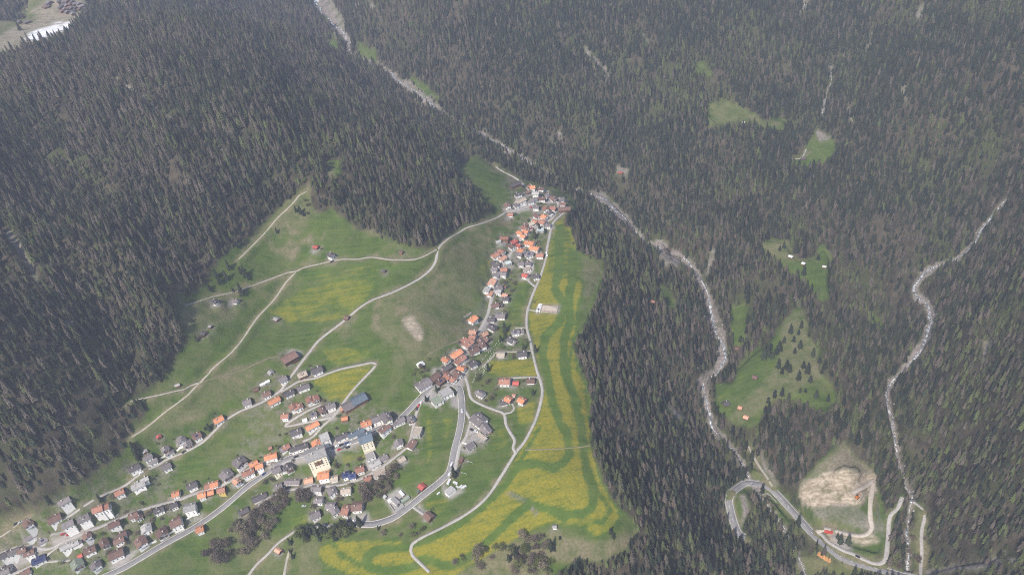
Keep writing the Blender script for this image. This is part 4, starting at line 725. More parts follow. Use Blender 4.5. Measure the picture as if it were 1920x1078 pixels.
    if kd == 'H' and st == 5:                          # the hotel: brown balcony bands on the long valley side
        for sgn in (-1, 1):
            for s_ in (2, 3):
                zb = he / st * s_ + .1
                y0_, y1_ = sorted((sgn * (hy + .05), sgn * (hy + 1.0)))
                ob('balcony', MB().box(-L * .2, L * .2, y0_, y1_, zb - .15, zb + .95).me('balcony', M_RAIL), T)
FOOT = np.array(FOOT)
for a in FOOT:
    u, v, _ = proj(a[0], a[1], ground(a[0], a[1])); line(forest, [(u, v, 16), (u + 1, v, 16)], 16, 0)
# ------------------------------------------------------------------ trees
def conifer_mesh(seed, h, r, tiers, seg, trunk=True):
    rg = random.Random(seed); v = []; f = []
    z0 = h * 0.08
    for k in range(tiers):
        u = k / tiers; zb = z0 + (h - z0) * u; zt = min(h, zb + (h - z0) / tiers * rg.uniform(1.7, 2.1)); rr = r * (1 - u) ** 0.8 * rg.uniform(0.88, 1.1) + 0.12
        b = len(v); v.append((rg.uniform(-.12, .12), rg.uniform(-.12, .12), zt)); ph = rg.uniform(0, 6.28)
        for i in range(seg):
            a = ph + 2 * math.pi * i / seg; q = rr * (1.0 if i % 2 == 0 else 0.58) * rg.uniform(0.8, 1.2)
            v.append((math.cos(a) * q, math.sin(a) * q, zb - (0.10 * rr if i % 2 == 0 else -0.16 * rr) + rg.uniform(-.15, .15)))
        f += [(b, b + 1 + i, b + 1 + (i + 1) % seg) for i in range(seg)]
    return v, f
def trunk_geo(h, r): return MB().cyl((0, 0, -1.2), (0, 0, h * 0.75), r, r * 0.25, 6)
CONS = []
for s, (h, r, ti) in enumerate(((14, 3.2, 8), (16.5, 3.3, 9), (11.5, 2.9, 7), (18, 3.1, 10), (9.5, 2.6, 6), (15, 3.8, 8))):
    v, f = conifer_mesh(s + 3, h, r, ti, 10); CONS.append((mesh('crown', v, f, M_NEEDLE), trunk_geo(h, 0.28).me('trunk', M_BARK), h))
# instanced variants for the mass of the forest: crown and trunk in one mesh
protos = bpy.data.collections.new('tree_kinds')
for s, (h, r, ti) in enumerate(((14, 3.2, 8), (16.5, 3.3, 8), (11.5, 2.9, 7), (18, 3.1, 9), (9.5, 2.6, 6), (15, 3.8, 7))):
    v, f = conifer_mesh(s + 40, h, r, ti, 10); m_ = mesh('tree_kind', v, f, M_NEEDLE); protos.objects.link(bpy.data.objects.new('tree_kind_%d' % s, m_))
sp = 4.35
gx, gy = np.meshgrid(np.arange(-1250, 1200, sp), np.arange(230, 1950, sp))
gx = gx + rng.uniform(-.5, .5, gx.shape) * sp * 0.95; gy = gy + rng.uniform(-.5, .5, gy.shape) * sp * 0.95
gx = gx.ravel(); gy = gy.ravel(); gz = ground(gx, gy); u, v, d = proj(gx, gy, gz)
fr = look(forest, u, v); li = look(light, u, v)
clump = fbm(gx / 26, gy / 26, 51, 3)
prob = 0.97 * np.where(clump < 0.30, 0.35, 1.0); prob = np.where(li > 0.05, prob * (1 - 0.42 * np.clip(li, 0, 1)), prob)
edge = look(blur(forest, 3), u, v)
sap = (fr <= 0.5) & (edge > 0.06) & (rng.random(len(gx)) < 0.20) & (look(verge, u, v) < .1) & (look(bare, u, v) < .5)
keep = ((fr > 0.5) & (rng.random(len(gx)) < prob) | sap) & (u > -150) & (u < 2070) & (v > -260) & (v < 1260)
# nothing grows through a house
hd = np.full(len(gx), 1e9)
kk = np.where(keep)[0]
for s in range(0, len(kk), 20000):
    q = kk[s:s + 20000]; hd[q] = (np.hypot(gx[q][:, None] - FOOT[:, 0], gy[q][:, None] - FOOT[:, 1]) - FOOT[:, 2] * .7).min(1)
keep &= hd > 3.5
# loose trees and scrub inside the light wood keep their own positions
gx, gy, gz, u, v, d, li, sap = (a[keep] for a in (gx, gy, gz, u, v, d, li, sap))
big = fbm(gx / 120, gy / 120, 77, 3); fine = rng.random(len(gx))
leftup = np.clip((1000 - u) / 900, 0, 1) * np.clip((700 - v) / 500, 0, 1)
tint = np.where(fine < 0.58, fine / 0.58 * 0.32, np.where(fine < 0.84, 0.38 + rng.random(len(gx)) * 0.2, 0.62 + rng.random(len(gx)) * 0.3))
warm = np.clip((big - 0.42) * 3, 0, 1) * 0.35 + (0.2 + leftup * 0.7) * np.clip((relief(gx, gy) - 0.45) * 7, 0, 1)
tint = np.where((rng.random(len(gx)) < warm) & (tint < 0.36), 0.36 + rng.random(len(gx)) * 0.22, tint)
spr = np.clip((u - 760) / 200, 0, 1) * np.clip((520 - v) / 200, 0, 1)
tint = np.where((tint > .36) & (rng.random(len(gx)) < spr * .6), rng.random(len(gx)) * .25, tint)
grn = np.clip((fbm(gx / 70, gy / 70, 91, 3) - 0.52) * 5, 0, 1) * (1 - leftup)
tint = np.where((rng.random(len(gx)) < grn * 0.5) | (rng.random(len(gx)) < li * 0.5), 0.65 + rng.random(len(gx)) * 0.35, tint)
scl = 0.58 + 0.62 * rng.random(len(gx)) ** 1.3 + 0.34 * (fbm(gx / 45, gy / 45, 17, 2) - 0.5) * 2
scl = scl * np.where(u > 900, 0.82 + 0.12 * np.clip((v - 300) / 500, 0, 1), 0.92)
scl = np.where(sap, scl * (0.25 + 0.4 * rng.random(len(gx))), scl); tint = np.where(sap & (rng.random(len(gx)) < .5), .45 + .5 * rng.random(len(gx)), tint)
kind = rng.integers(0, 6, len(gx)); rot = rng.random(len(gx)) * 6.283
inframe = (u > 4) & (u < 1916) & (v > 8) & (v < 1074) & (tint >= 0)
order = np.argsort(np.where(inframe, d / (scl * 20), 1e9)); near = order[:296]; isn = np.zeros(len(gx), bool); isn[near] = True
def tree(name, label, cat, group, x, y, z, crown, trunk, s, rz, tint_, sx=1.0):
    T = thing(name, label, cat, (x, y, z - 0.1), rz, group); T.scale = (s * sx, s * sx, s)
    c_ = ob('crown', crown, T); c_['tint'] = float(tint_); ob('trunk', trunk, T); return T
for i in near:
    side = ('tall slender conifer in the forest below the yellow meadow', 'conifers below the yellow meadow') if u[i] < 1400 and u[i] > 700 else (('tall slender conifer on the slope beside the valley road', 'conifers by the valley road') if u[i] >= 1400 else ('tall slender conifer in the forest above the hamlet', 'conifers above the hamlet'))
    lb = ('fresh green larch' if tint[i] > .6 else 'grey-brown bare larch' if tint[i] > .36 else 'dark green spruce') + ' ' + side[0].split(' ', 3)[3]
    tree('larch_tree' if tint[i] > .36 else 'spruce_tree', lb, 'tree', side[1].replace('conifers', 'larches') if tint[i] > .36 else side[1], gx[i], gy[i], gz[i], CONS[kind[i]][0], CONS[kind[i]][1], scl[i], rot[i], tint[i])
m_ = ~isn
pm = bpy.data.meshes.new('forest'); pm.vertices.add(int(m_.sum())); pm.vertices.foreach_set('co', np.stack([gx[m_], gy[m_], gz[m_] - 0.2], -1).astype(np.float32).ravel())
for nm_, typ, dat in (('tint', 'FLOAT', tint[m_]), ('tree_scale', 'FLOAT', scl[m_]), ('turn', 'FLOAT', rot[m_]), ('tree_kind', 'INT', kind[m_])):
    a = pm.attributes.new(nm_, typ, 'POINT'); a.data.foreach_set('value', dat.astype(np.float32 if typ == 'FLOAT' else np.int32))
fo_ = ob('forest', pm); fo_['kind'] = 'stuff'; tag(fo_, 'dense conifer forest covering the mountain slopes around the village', 'forest')
ng = bpy.data.node_groups.new('forest_scatter', 'GeometryNodeTree')
ng.interface.new_socket('Geometry', in_out='INPUT', socket_type='NodeSocketGeometry'); ng.interface.new_socket('Geometry', in_out='OUTPUT', socket_type='NodeSocketGeometry')
N = ng.nodes.new; gi = N('NodeGroupInput'); go = N('NodeGroupOutput'); iop = N('GeometryNodeInstanceOnPoints'); ci = N('GeometryNodeCollectionInfo')
ci.inputs['Collection'].default_value = protos; ci.inputs['Separate Children'].default_value = True; ci.inputs['Reset Children'].default_value = True
def na(name, typ):
    x = N('GeometryNodeInputNamedAttribute'); x.data_type = typ; x.inputs['Name'].default_value = name; return x.outputs[0]
cmb = N('ShaderNodeCombineXYZ'); ng.links.new(na('turn', 'FLOAT'), cmb.inputs[2])
ng.links.new(gi.outputs[0], iop.inputs['Points']); ng.links.new(ci.outputs[0], iop.inputs['Instance']); iop.inputs['Pick Instance'].default_value = True
ng.links.new(na('tree_kind', 'INT'), iop.inputs['Instance Index']); ng.links.new(cmb.outputs[0], iop.inputs['Rotation']); ng.links.new(na('tree_scale', 'FLOAT'), iop.inputs['Scale'])
ng.links.new(iop.outputs[0], go.inputs[0])
md = fo_.modifiers.new('scatter', 'NODES'); md.node_group = ng
print('FOREST', int(m_.sum()))
# single conifers on the meadows and in the village
SINGLE = [(520,437,.55),(565,402,.7),(570,405,.6),(556,398,.6),(578,402,.5),(454,460,.6),(460,455,.5),(447,465,.6),(452,548,.9),(455,553,.9),(438,547,.6),(353,553,.6),(360,604,.5),(370,640,.5),(452,512,.8),(461,519,.8),(467,524,.8),(407,520,.8),(413,532,.8),(426,525,.8),(395,545,.8),(430,505,.7),(232,838,.9),(256,848,1.0),(262,862,.8),(191,940,.6),(118,908,.7),(95,945,.8),(385,805,.5),(394,806,.6),(948,622,.9),(950,640,.8),(1012,432,.9),(1003,447,.8),(1022,437,.8),(1068,412,.9),(1073,418,.9),(1066,420,.7),(1530,745,1.0),(1507,515,1.0),(1534,487,1.0),(1558,545,.9),(1435,660,1.1),(1440,668,1.1),(1445,655,1.0),(1432,673,1.1),(1448,672,1.0),(1475,690,.9),(1480,697,.9),(1482,625,.8),(1488,640,.8),(1365,700,1.0),(1490,662,.9),(1500,652,.9),(1506,690,.8),(1514,700,.9),(1519,716,.9),(1497,712,.8),(1470,642,.9),(1461,657,.9),(1456,664,.8),(1502,615,.8),(1497,627,.8),(1552,752,.7),(1541,700,.8),(1547,690,.9),(1536,680,.8),(1524,668,.9),(1466,700,.8),(1459,690,.9),(1510,735,.7),(1388,640,.6),(1372,600,.5),(1452,745,.8),(1440,755,.8),(1466,742,.7),(1500,735,.8),(1470,465,.7),(1462,470,.6),(1440,485,.7),(1357,705,1.0),(1350,712,.9),(1770,520,1.0),(38,57,.9),(800,752,.6),(916,695,.6),(1000,740,.6),(853,893,.8),(878,300,.6),(1010,585,.4),(983,655,.7),(1005,660,.7),(940,640,.7),(820,735,.5),(560,1005,.7),(572,1003,.9),(583,1000,.8),(594,1003,.9),(605,997,1.0),(615,1003,.8),(625,995,1.0),(635,1000,.9),(645,992,1.0),(655,996,.8),(663,987,.9),(575,1012,.7),(600,1012,.8),(630,1010,.7),(650,1005,.7),(676,985,.8),(710,992,.5),(545,1020,.5),(545,1035,.6),(550,1045,.5),(1575,1018,.8),(1590,1020,.9),(1570,1008,.6),(1035,1030,.8),(1050,1010,.5),(968,1040,.8),(955,1050,.7),(1145,1000,.6),(1150,1008,.6)]
hp = hit([a[0] for a in SINGLE], [a[1] for a in SINGLE])
REG = [(lambda x, y: x > 1300, 'standing in the clearings beside the torrent', 'conifers in the right bank clearings'), (lambda x, y: y > 970 and x < 800, 'in the belt below the lowest houses', 'conifers of the lower tree belt'), (lambda x, y: x < 480 and y < 660, 'at the upper corner of the big pasture', 'conifers at the pasture corner'), (lambda x, y: x < 480, 'beside the lane under the forest', 'conifers by the lower lane'), (lambda x, y: x < 620, 'on the top slope of the pasture', 'conifers on the top pasture'), (lambda x, y: True, 'among the village meadows', 'conifers among the village meadows')]
for k, ((a, b, s), q) in enumerate(zip(SINGLE, hp)):
    _, w_, g_ = next(r for r in REG if r[0](a, b)); kk_ = k % 6
    tree('spruce_tree', 'single dark spruce ' + w_, 'tree', g_, q[0], q[1], q[2], CONS[kk_][0], CONS[kk_][1], s * random.uniform(.95, 1.2), k * 1.7, random.uniform(0, .28), 1.15)
# broadleaf trees and shrubs: limbs carrying many small leaf faces in clumps
def broad(seed, h, r, nleaf, size):
    rg = random.Random(seed); v = []; f = []; cl = []
    for k in range(14):
        a = rg.uniform(0, 6.28); e = rg.uniform(-.35, 1.0); q = rg.uniform(.35, 1.0)
        cl.append((math.cos(a) * r * q * math.sqrt(max(0.05, 1 - e * e * .8)), math.sin(a) * r * q * math.sqrt(max(.05, 1 - e * e * .8)), h * .60 + e * h * .34 * q, r * rg.uniform(.25, .45)))
    for k in range(nleaf):
        c_ = rg.choice(cl); d_ = Vector((rg.gauss(0, 1), rg.gauss(0, 1), rg.gauss(0, 1))).normalized() * c_[3] * rg.uniform(.4, 1.45); o_ = Vector(c_[:3]) + d_
        n_ = Vector((rg.gauss(0, 1), rg.gauss(0, 1), rg.gauss(.6, 1))).normalized(); a_ = n_.orthogonal().normalized() * size * rg.uniform(.6, 1.3); b_ = n_.cross(a_) * rg.uniform(.4, .9); b = len(v)
        v += [tuple(o_ - a_), tuple(o_ + b_), tuple(o_ + a_), tuple(o_ - b_)]; f.append((b, b + 1, b + 2, b + 3))
    tr = MB().cyl((0, 0, -1), (0, 0, h * .45), .22, .15, 6)
    for c_ in cl[:7]: tr.cyl((0, 0, h * rg.uniform(.22, .42)), c_[:3], .10, .03, 5)
    return mesh('crown', v, f, M_LEAF), tr.me('trunk', M_BARK)
BRO = [broad(k, 7.5, 3.4, 620, .34) for k in range(4)] + [broad(k + 9, 4.0, 2.6, 420, .28) for k in range(3)]
def scatter(polyg, n_, s0, s1, t0, t1, label, group, name='broadleaf_tree', kinds=range(7)):
    p_ = np.array(polyg, float); out = []; tries = 0
    while len(out) < n_ and tries < n_ * 60:
        tries += 1; a = random.uniform(p_[:, 0].min(), p_[:, 0].max()); b = random.uniform(p_[:, 1].min(), p_[:, 1].max()); ins = False
        for k in range(len(p_)):
            x1, y1 = p_[k]; x2, y2 = p_[(k + 1) % len(p_)]
            if (y1 > b) != (y2 > b) and a < (x2 - x1) * (b - y1) / (y2 - y1) + x1: ins = not ins
        if ins and all((a - c_) ** 2 + (b - d_) ** 2 > 16 for c_, d_ in out): out.append((a, b))
    if not out: return
    for q in hit([o[0] for o in out], [o[1] for o in out]):
        if (np.hypot(q[0] - FOOT[:, 0], q[1] - FOOT[:, 1]) - FOOT[:, 2] * .62).min() < 1.2: continue
        dmin = min(np.hypot(pq[:, 0] - q[0], pq[:, 1] - q[1]).min() - w / 2 for nm, mt, w, cls, pts, pq, z in PATHS)
        if dmin < 1.5: continue
        c_ = BRO[random.choice(list(kinds))]; tree(name, label, 'tree' if 'tree' in name else 'shrub', group, q[0], q[1], q[2], c_[0], c_[1], random.uniform(s0, s1), random.uniform(0, 6.28), random.uniform(t0, t1))
# shrubs and hedges beside the houses
hs = random.Random(5); cand = [r for r in HOUSE_ROWS if r[1] > 340 and r[0] < 1060 and r[2] > 6]; spots = []
for r in cand:
    for _ in range(hs.choice((0, 1, 1, 2))):
        a_ = hs.uniform(0, 6.28); spots.append((r[0] + math.cos(a_) * hs.uniform(10, 17), r[1] + math.sin(a_) * hs.uniform(7, 13)))
for q in hit([o[0] for o in spots], [o[1] for o in spots]):
    if (np.hypot(q[0] - FOOT[:, 0], q[1] - FOOT[:, 1]) - FOOT[:, 2] * .6).min() < 1.0 or min(np.hypot(pq[:, 0] - q[0], pq[:, 1] - q[1]).min() - w / 2 for nm, mt, w, cls, pts, pq, z in PATHS) < 1.2: continue
    c_ = BRO[hs.choice((4, 5, 6))]; tree('shrub', 'low garden shrub beside a village house', 'shrub', 'garden shrubs beside the houses', q[0], q[1], q[2], c_[0], c_[1], hs.uniform(.45, .9), hs.uniform(0, 6.28), hs.uniform(.2, 1))
scatter([(440,985),(500,930),(530,925),(547,930),(530,962),(510,1000),(470,1040),(400,1062),(378,1040)], 75, .9, 1.55, 0, .5, 'bare brown tree in the gully below the main road', 'bare trees in the gully')
scatter([(560,925),(584,925),(586,952),(562,952)], 9, 1.0, 1.6, 0, .25, 'bare dark tree in the clump beside the lowest houses', 'bare clump beside the houses')
scatter([(675,922),(720,895),(748,882),(742,908),(715,936),(685,942)], 24, .9, 1.5, 0, .4, 'bare brown tree on the slope above the gravel yard', 'bare trees above the gravel yard')
scatter([(690,990),(705,985),(720,1000),(790,985),(820,995),(780,1010),(700,1005)], 8, .5, .9, .2, .7, 'low shrub on the bank above the yellow field', 'shrubs on the bank', 'shrub')
scatter([(560,995),(660,985),(660,1010),(560,1018)], 20, 1.0, 1.5, .5, .9, 'green leafy tree in the belt below the lowest houses', 'leafy trees of the lower belt')
scatter([(850,1045),(930,1015),(1010,1000),(1040,1020),(1030,1078),(850,1078)], 44, .7, 1.4, .0, .8, 'scrubby tree on the dry bank under the yellow field', 'scrub under the yellow field')
scatter([(890,710),(920,705),(935,730),(925,760),(905,750)], 9, .6, 1.1, .05, .6, 'bare tree in the garden copse beside the village lane', 'garden copse')
scatter([(905,785),(925,795),(925,815),(908,812)], 5, .7, 1.1, 0, .3, 'dark bare tree at the corner of the school building', 'trees at the school')
scatter([(780,690),(810,670),(815,690),(795,708),(770,705)], 8, .6, 1.0, .3, .9, 'garden tree behind the old village core', 'trees behind the old core')
scatter([(10,985),(110,985),(200,930),(300,880),(320,960),(200,1070),(20,1070)], 60, .4, .85, .2, 1.0, 'garden tree among the hamlet houses', 'hamlet garden trees')
scatter([(440,860),(560,800),(720,800),(720,900),(560,960)], 50, .4, .85, .1, 1.0, 'garden tree between the main street houses', 'main street garden trees')
scatter([(570,880),(720,860),(700,960),(580,980)], 30, .5, .95, .0, .9, 'garden tree on the lower estate', 'lower estate garden trees')
scatter([(920,480),(1000,420),(1060,360),(980,350),(930,380),(1000,470),(940,600)], 40, .4, .75, .2, .9, 'garden tree in the upper village', 'upper village garden trees')
scatter([(930,640),(990,640),(990,672),(940,672)], 8, .5, .9, .1, .7, 'garden tree beside the meadow lane houses', 'meadow lane garden trees')
scatter([(545,290),(640,270),(650,340),(580,390),(550,350)], 10, .6, 1.0, .5, 1.0, 'young leafy tree on the open slope under the forest', 'young trees on the open slope')
scatter([(1210,440),(1340,470),(1320,530),(1240,500)], 16, .6, 1.2, .0, .4, 'bare tree on the rocky torrent slope', 'bare trees on the torrent slope')
scatter([(1670,960),(1715,1000),(1740,960),(1740,1075),(1670,1075)], 16, .6, 1.1, .1, .6, 'bare alder along the lower torrent', 'alders along the lower torrent')
scatter([(1440,930),(1500,985),(1490,1000),(1440,950)], 9, .5, .9, .3, .9, 'young tree between the valley road and the creek', 'trees by the creek')
# ------------------------------------------------------------------ cars, caravans, arena, posts, logs, walls
def unproj_dir(x, y, ang, z):
    e = (math.cos(R_(ang)) * 6, math.sin(R_(ang)) * 6); ax, ay = at_z(x - e[0], y - e[1], z); bx, by = at_z(x + e[0], y + e[1], z); return math.atan2(float(by - ay), float(bx - ax))
def car_body():
    prof = [(-2.1, .35), (-2.15, .8), (-1.75, .92), (-1.1, 1.42), (.45, 1.45), (1.15, .95), (2.05, .82), (2.15, .4)]; v = []
    for s in (-1, 1):
        for (a, z) in prof: v.append((a, s * (.86 if z < 1.2 else .66), z))
    k = len(prof); return v, [tuple(reversed(range(k))), tuple(range(k, 2 * k))] + [(i, (i + 1) % k, k + (i + 1) % k, k + i) for i in range(k)]
cv, cf = car_body(); CARM = [mesh('car_body', cv, cf, m) for m in MCAR]
CWIN = MB().add([(-1.62, -.70, .98), (-1.12, -.60, 1.36), (-1.12, .60, 1.36), (-1.62, .70, .98)], [(0, 1, 2, 3)]).add([(1.10, -.70, 1.02), (.50, -.60, 1.42), (.50, .60, 1.42), (1.10, .70, 1.02)], [(3, 2, 1, 0)]).box(-1.0, .45, -.80, .80, 1.0, 1.30)
CWIN = CWIN.me('car_windows', M_GLASS)
WHL = MB().cyl((0, -.11, 0), (0, .11, 0), .33, .33, 10).me('wheel', M_TYRE)
def car(x, y, ang, c, where, i):
    q = hit(x, y, .7)[0]; rz = unproj_dir(x, y, ang, q[2])
    lift = max([0.0] + [0.30 for (n_, mt, w, cl, pp, pq, z) in PATHS if np.hypot(pq[:, 0] - q[0], pq[:, 1] - q[1]).min() < w / 2 + .5])
    T = thing('car', '%s car %s' % (CARN[c], where), 'car', (q[0], q[1], q[2] + lift), rz, 'cars in the village')
    ob('body', CARM[c], T); ob('glazing', CWIN, T, (0, 0, .03))
    for a in (-1.35, 1.35):
        for b in (-.80, .80): ob('wheel', WHL, T, (a, b, .33))
CARS = [(626,838,-22,2,0),(632,836,-22,0,0),(640,834,-22,2,0),(650,831,-22,3,0),(655,833,-22,0,0),(645,838,-22,5,0),(636,842,-22,4,0),(621,844,-22,1,0),(652,838,-22,2,0),(560,845,-25,0,1),(566,843,-25,2,1),(553,847,-25,5,1),(546,848,-25,0,1),(530,858,-30,5,1),(555,856,-25,2,1),(495,888,-35,3,2),(456,908,-38,1,2),(460,905,-38,5,2),(786,921,-35,5,2),(847,870,-72,0,2),(843,888,-60,0,2),(866,770,88,0,2),(785,760,-60,4,3),(790,754,-60,0,3),(782,766,-60,2,3),(516,924,-20,2,4),(534,914,-10,5,4),(541,913,-10,2,4),(265,886,-30,0,5),(345,847,-30,2,5),(30,981,-30,2,6),(38,979,-30,1,6),(596,982,0,2,7),(608,982,0,5,7),(655,975,0,3,7),(664,976,0,0,7),(672,975,0,2,7),(884,805,30,2,8),(892,808,30,0,8),(1608,1043,25,2,9),(740,944,40,0,10),(752,935,-35,5,10),(1025,474,-75,0,11),(1026,479,-75,0,11),(570,948,0,1,12),(118,1000,-28,4,13),(128,1001,-28,4,13),(409,796,-30,2,5)]
WHERE = ['parked in the bays beside the big cream hotel', 'on the main street near the dark-roofed row', 'driving on the main road', 'parked on the lane fork below the hairpin', 'parked along the lower lane', 'parked beside the lane under the pasture', 'parked at the hamlet edge path', 'parked on the yard of the lowest houses', 'parked in the school yard', 'on the lane beside the quarry', 'parked on the gravel works yard', 'parked on the meadow lane shoulder', 'parked by the shed in the lower estate', 'parked on the hamlet terrace']
WC = {}
for i, (x, y, a, c, w) in enumerate(CARS): car(x, y, a, c, WHERE[w], i)
crg = random.Random(21)
AREA = [((200,990),'in the lower hamlet'),((340,850),'on the lane under the pasture'),((400,920),'by the lower lane'),((600,850),'near the main street'),((560,750),'on the hillside estate'),((640,930),'on the lower estate'),((850,680),'in the old core'),((920,560),'on the ridge street'),((980,450),'in the upper village'),((1000,370),'in the topmost hamlet'),((960,720),'by the meadow lane')]
for r in [r for r in HOUSE_ROWS if r[1] > 340 and r[0] < 1060 and r[2] > 8]:
    if crg.random() > .36: continue
    a_ = crg.uniform(.1, 1.5); x_, y_ = r[0] + math.cos(a_) * crg.uniform(11, 15), r[1] + math.sin(a_) * crg.uniform(10, 14); q = hit(x_, y_, .7)[0]
    if (np.hypot(q[0] - FOOT[:, 0], q[1] - FOOT[:, 1]) - FOOT[:, 2] * .6).min() < 1.8: continue
    w_ = min(AREA, key=lambda k: (k[0][0] - r[0]) ** 2 + (k[0][1] - r[1]) ** 2)[1]
    car(x_, y_, crg.choice((-28, 60, 10)), crg.choice((0, 0, 1, 2, 3, 4, 5, 5)), 'parked beside a house ' + w_, 0)
# caravan and container yard beside the road
CVB = MB().box(-2.8, 2.8, -1.15, 1.15, .5, 2.6).me('caravan_body', M_CARAVAN)
for i, (x, y, a, s) in enumerate(((842,903,-60,1.2),(854,905,25,1.0),(858,912,30,.7),(868,913,-35,.9),(871,912,-35,.8),(839,926,-30,.7),(822,924,-40,.7),(864,911,-40,.7))):
    q = hit(x, y, 1.2)[0]; T = thing('caravan', 'white %s caravan parked on the looped gravel yard beside the road' % ('long' if s > 1 else 'small'), 'caravan', (q[0], q[1], q[2]), unproj_dir(x, y, a, q[2]), 'caravans on the gravel yard'); T.scale = (s * .8, s * .8, s * .8)
    ob('body', CVB, T); ob('window', MB().box(-1.6, 1.6, -1.19, -1.153, 1.5, 2.1).me('window', M_GLASS), T); ob('wheel', WHL, T, (-.3, -1.0, .33)); ob('wheel', WHL, T, (-.3, 1.0, .33))
q = hit(844, 921, 1.5)[0]; T = thing('workshop_shed', 'pale flat shed in the middle of the looped gravel yard', 'shed', tuple(q), unproj_dir(844, 921, -40, q[2]))
ob('wall', MB().box(-4, 4, -3, 3, -.8, 2.9).me('wall', MWALL['w']), T); ob('roof', MB().box(-4.3, 4.3, -3.3, 3.3, 2.905, 3.15).me('roof', MROOF['l']), T); ob('door', DOORM, T, (4.03, 0, 0))
for i, (x, y, a, L, W, H, rc) in enumerate(((741,938,40,9,4,3,'l'),(731,937,-30,4,3,2.6,'w'),(760,935,-32,8,3,2.6,'n'),(749,953,-35,9,2.5,2,'l'),(753,924,50,7,2.4,2,'w'),(721,930,40,3.5,2.4,2.4,'w'))):
    q = hit(x, y, H)[0]; T = thing('storage_container', 'box-shaped %s container on the gravel works yard' % RNAME[rc], 'container', tuple(q), unproj_dir(x, y, a, q[2]), 'containers on the gravel works yard')
    ob('body', MB().box(-L / 2, L / 2, -W / 2, W / 2, -.4, H).me('body', MROOF[rc]), T); ob('lid', MB().box(-L / 2 - .1, L / 2 + .1, -W / 2 - .1, W / 2 + .1, H + .003, H + .14).me('lid', MROOF[rc]), T); ob('door', DOORM, T, (L / 2 + .03, 0, 0.05))
# riding arena: sand, fence
cn = hit([1017, 1048, 1044, 1013], [573, 574, 587, 584.5]); zc = float(cn[:, 2].mean()) + .5
o = ob('riding_arena', mesh('riding_arena', [(a[0], a[1], zc) for a in cn] + [(a[0], a[1], zc - 2.5) for a in cn], [(3, 2, 1, 0), (0, 1, 5, 4), (1, 2, 6, 5), (2, 3, 7, 6), (3, 0, 4, 7)], M_SAND)); o['kind'] = 'structure'
T = thing('arena_fence', 'dark rail fence around the sandy riding arena', 'fence', (cn[0][0], cn[0][1], zc))
for k in range(4):
    a = Vector(cn[k][:2]) - Vector(cn[0][:2]); b = Vector(cn[(k + 1) % 4][:2]) - Vector(cn[0][:2])
    ob('rail', MB().cyl((a.x, a.y, 1.2), (b.x, b.y, 1.2), .09, .09, 5).me('rail', M_RAIL), T); ob('rail', MB().cyl((a.x, a.y, .7), (b.x, b.y, .7), .07, .07, 5).me('rail', M_RAIL), T)
    nn_ = max(2, int((b - a).length / 4))
    for j in range(nn_):
        c_ = a.lerp(b, j / nn_); ob('post', MB().cyl((c_.x, c_.y, -.4), (c_.x, c_.y, 1.4), .10, .10, 5).me('post', M_RAIL), T)
# rows of small white stakes in the young orchard strip
STK = MB().cyl((0, 0, -.5), (0, 0, 1.3), .22, .2, 6).me('stake', M_WHITE)
for (a, b), (c_, d_), n_ in (((935,640),(893,690),15),((941,642),(899,694),15),((912,687),(890,712),9),((917,683),(904,705),8),((909,690),(905,705),5),((929,668),(905,690),9),((893,700),(886,718),7)):
    for k in range(n_):
        u_ = k / (n_ - 1); q = hit(a + (c_ - a) * u_ + random.uniform(-.8, .8), b + (d_ - b) * u_ + random.uniform(-.8, .8))[0]
        o = ob('stake', STK, None, tuple(q)); tag(o, 'small white stake in the rows below the old village', 'stake', 'white stakes in rows')
# log stacks beside the valley road
for k, (x, y) in enumerate(((1536,1038),(1540,1041),(1545,1044),(1550,1047),(1555,1050))):
    q = hit(x, y)[0]; rz = unproj_dir(x, y, -60, q[2]); T = thing('log_stack', 'stack of fresh orange cut logs beside the valley road', 'log stack', (q[0], q[1], q[2]), rz, 'log stacks by the valley road')
    for r_ in range(4):
        for j in range(5 - r_):
            ob('log', MB().cyl((-2.6 + random.uniform(-.3, .3), (j + r_ * .5 - 2) * .62, .25 + r_ * .54), (2.6 + random.uniform(-.3, .3), (j + r_ * .5 - 2) * .62, .25 + r_ * .54), .30, .28, 7).me('log', M_LOG), T)
# excavator in the quarry, lorry by the quarry gate
q = hit(1607, 933)[0]; T = thing('excavator', 'orange excavator working in the quarry pit', 'excavator', tuple(q), .6)
ob('track', MB().box(-2, 2, -1.5, -.8, 0, .9).me('track', M_TYRE), T); ob('track', MB().box(-2, 2, .8, 1.5, 0, .9).me('track', M_TYRE), T); ob('body', MB().box(-2, 1.4, -1.35, 1.35, .95, 2.2).me('body', M_ORANGE), T); ob('cab', MB().box(.3, 1.7, .1, 1.35, 2.2, 3.4).me('cab', M_GLASS), T)
ob('boom', MB().cyl((1.2, -.4, 2), (4.2, -.4, 5), .25, .2, 6).cyl((4.2, -.4, 5), (6.2, -.4, 2.2), .2, .15, 6).me('boom', M_ORANGE), T); ob('bucket', MB().box(5.8, 6.8, -1, .2, 1.2, 2.2).me('bucket', M_STEEL), T)
q = hit(1553, 999)[0]; T = thing('lorry', 'small red lorry parked beside the quarry track', 'lorry', (q[0], q[1], q[2] + .2), unproj_dir(1553, 999, 10, q[2]))
ob('cab', MB().box(2.2, 3.8, -1.15, 1.15, .6, 2.7).me('cab', M_RED), T); ob('bed', MB().box(-3.6, 2.1, -1.2, 1.2, .9, 2.2).me('bed', M_RED), T); ob('window', MB().box(3.81, 3.86, -.95, .95, 1.7, 2.5).me('window', M_GLASS), T)
for a in (-2.6, -1.5, 2.9):
    for b in (-1.0, 1.0): ob('wheel', WHL, T, (a, b, .35))
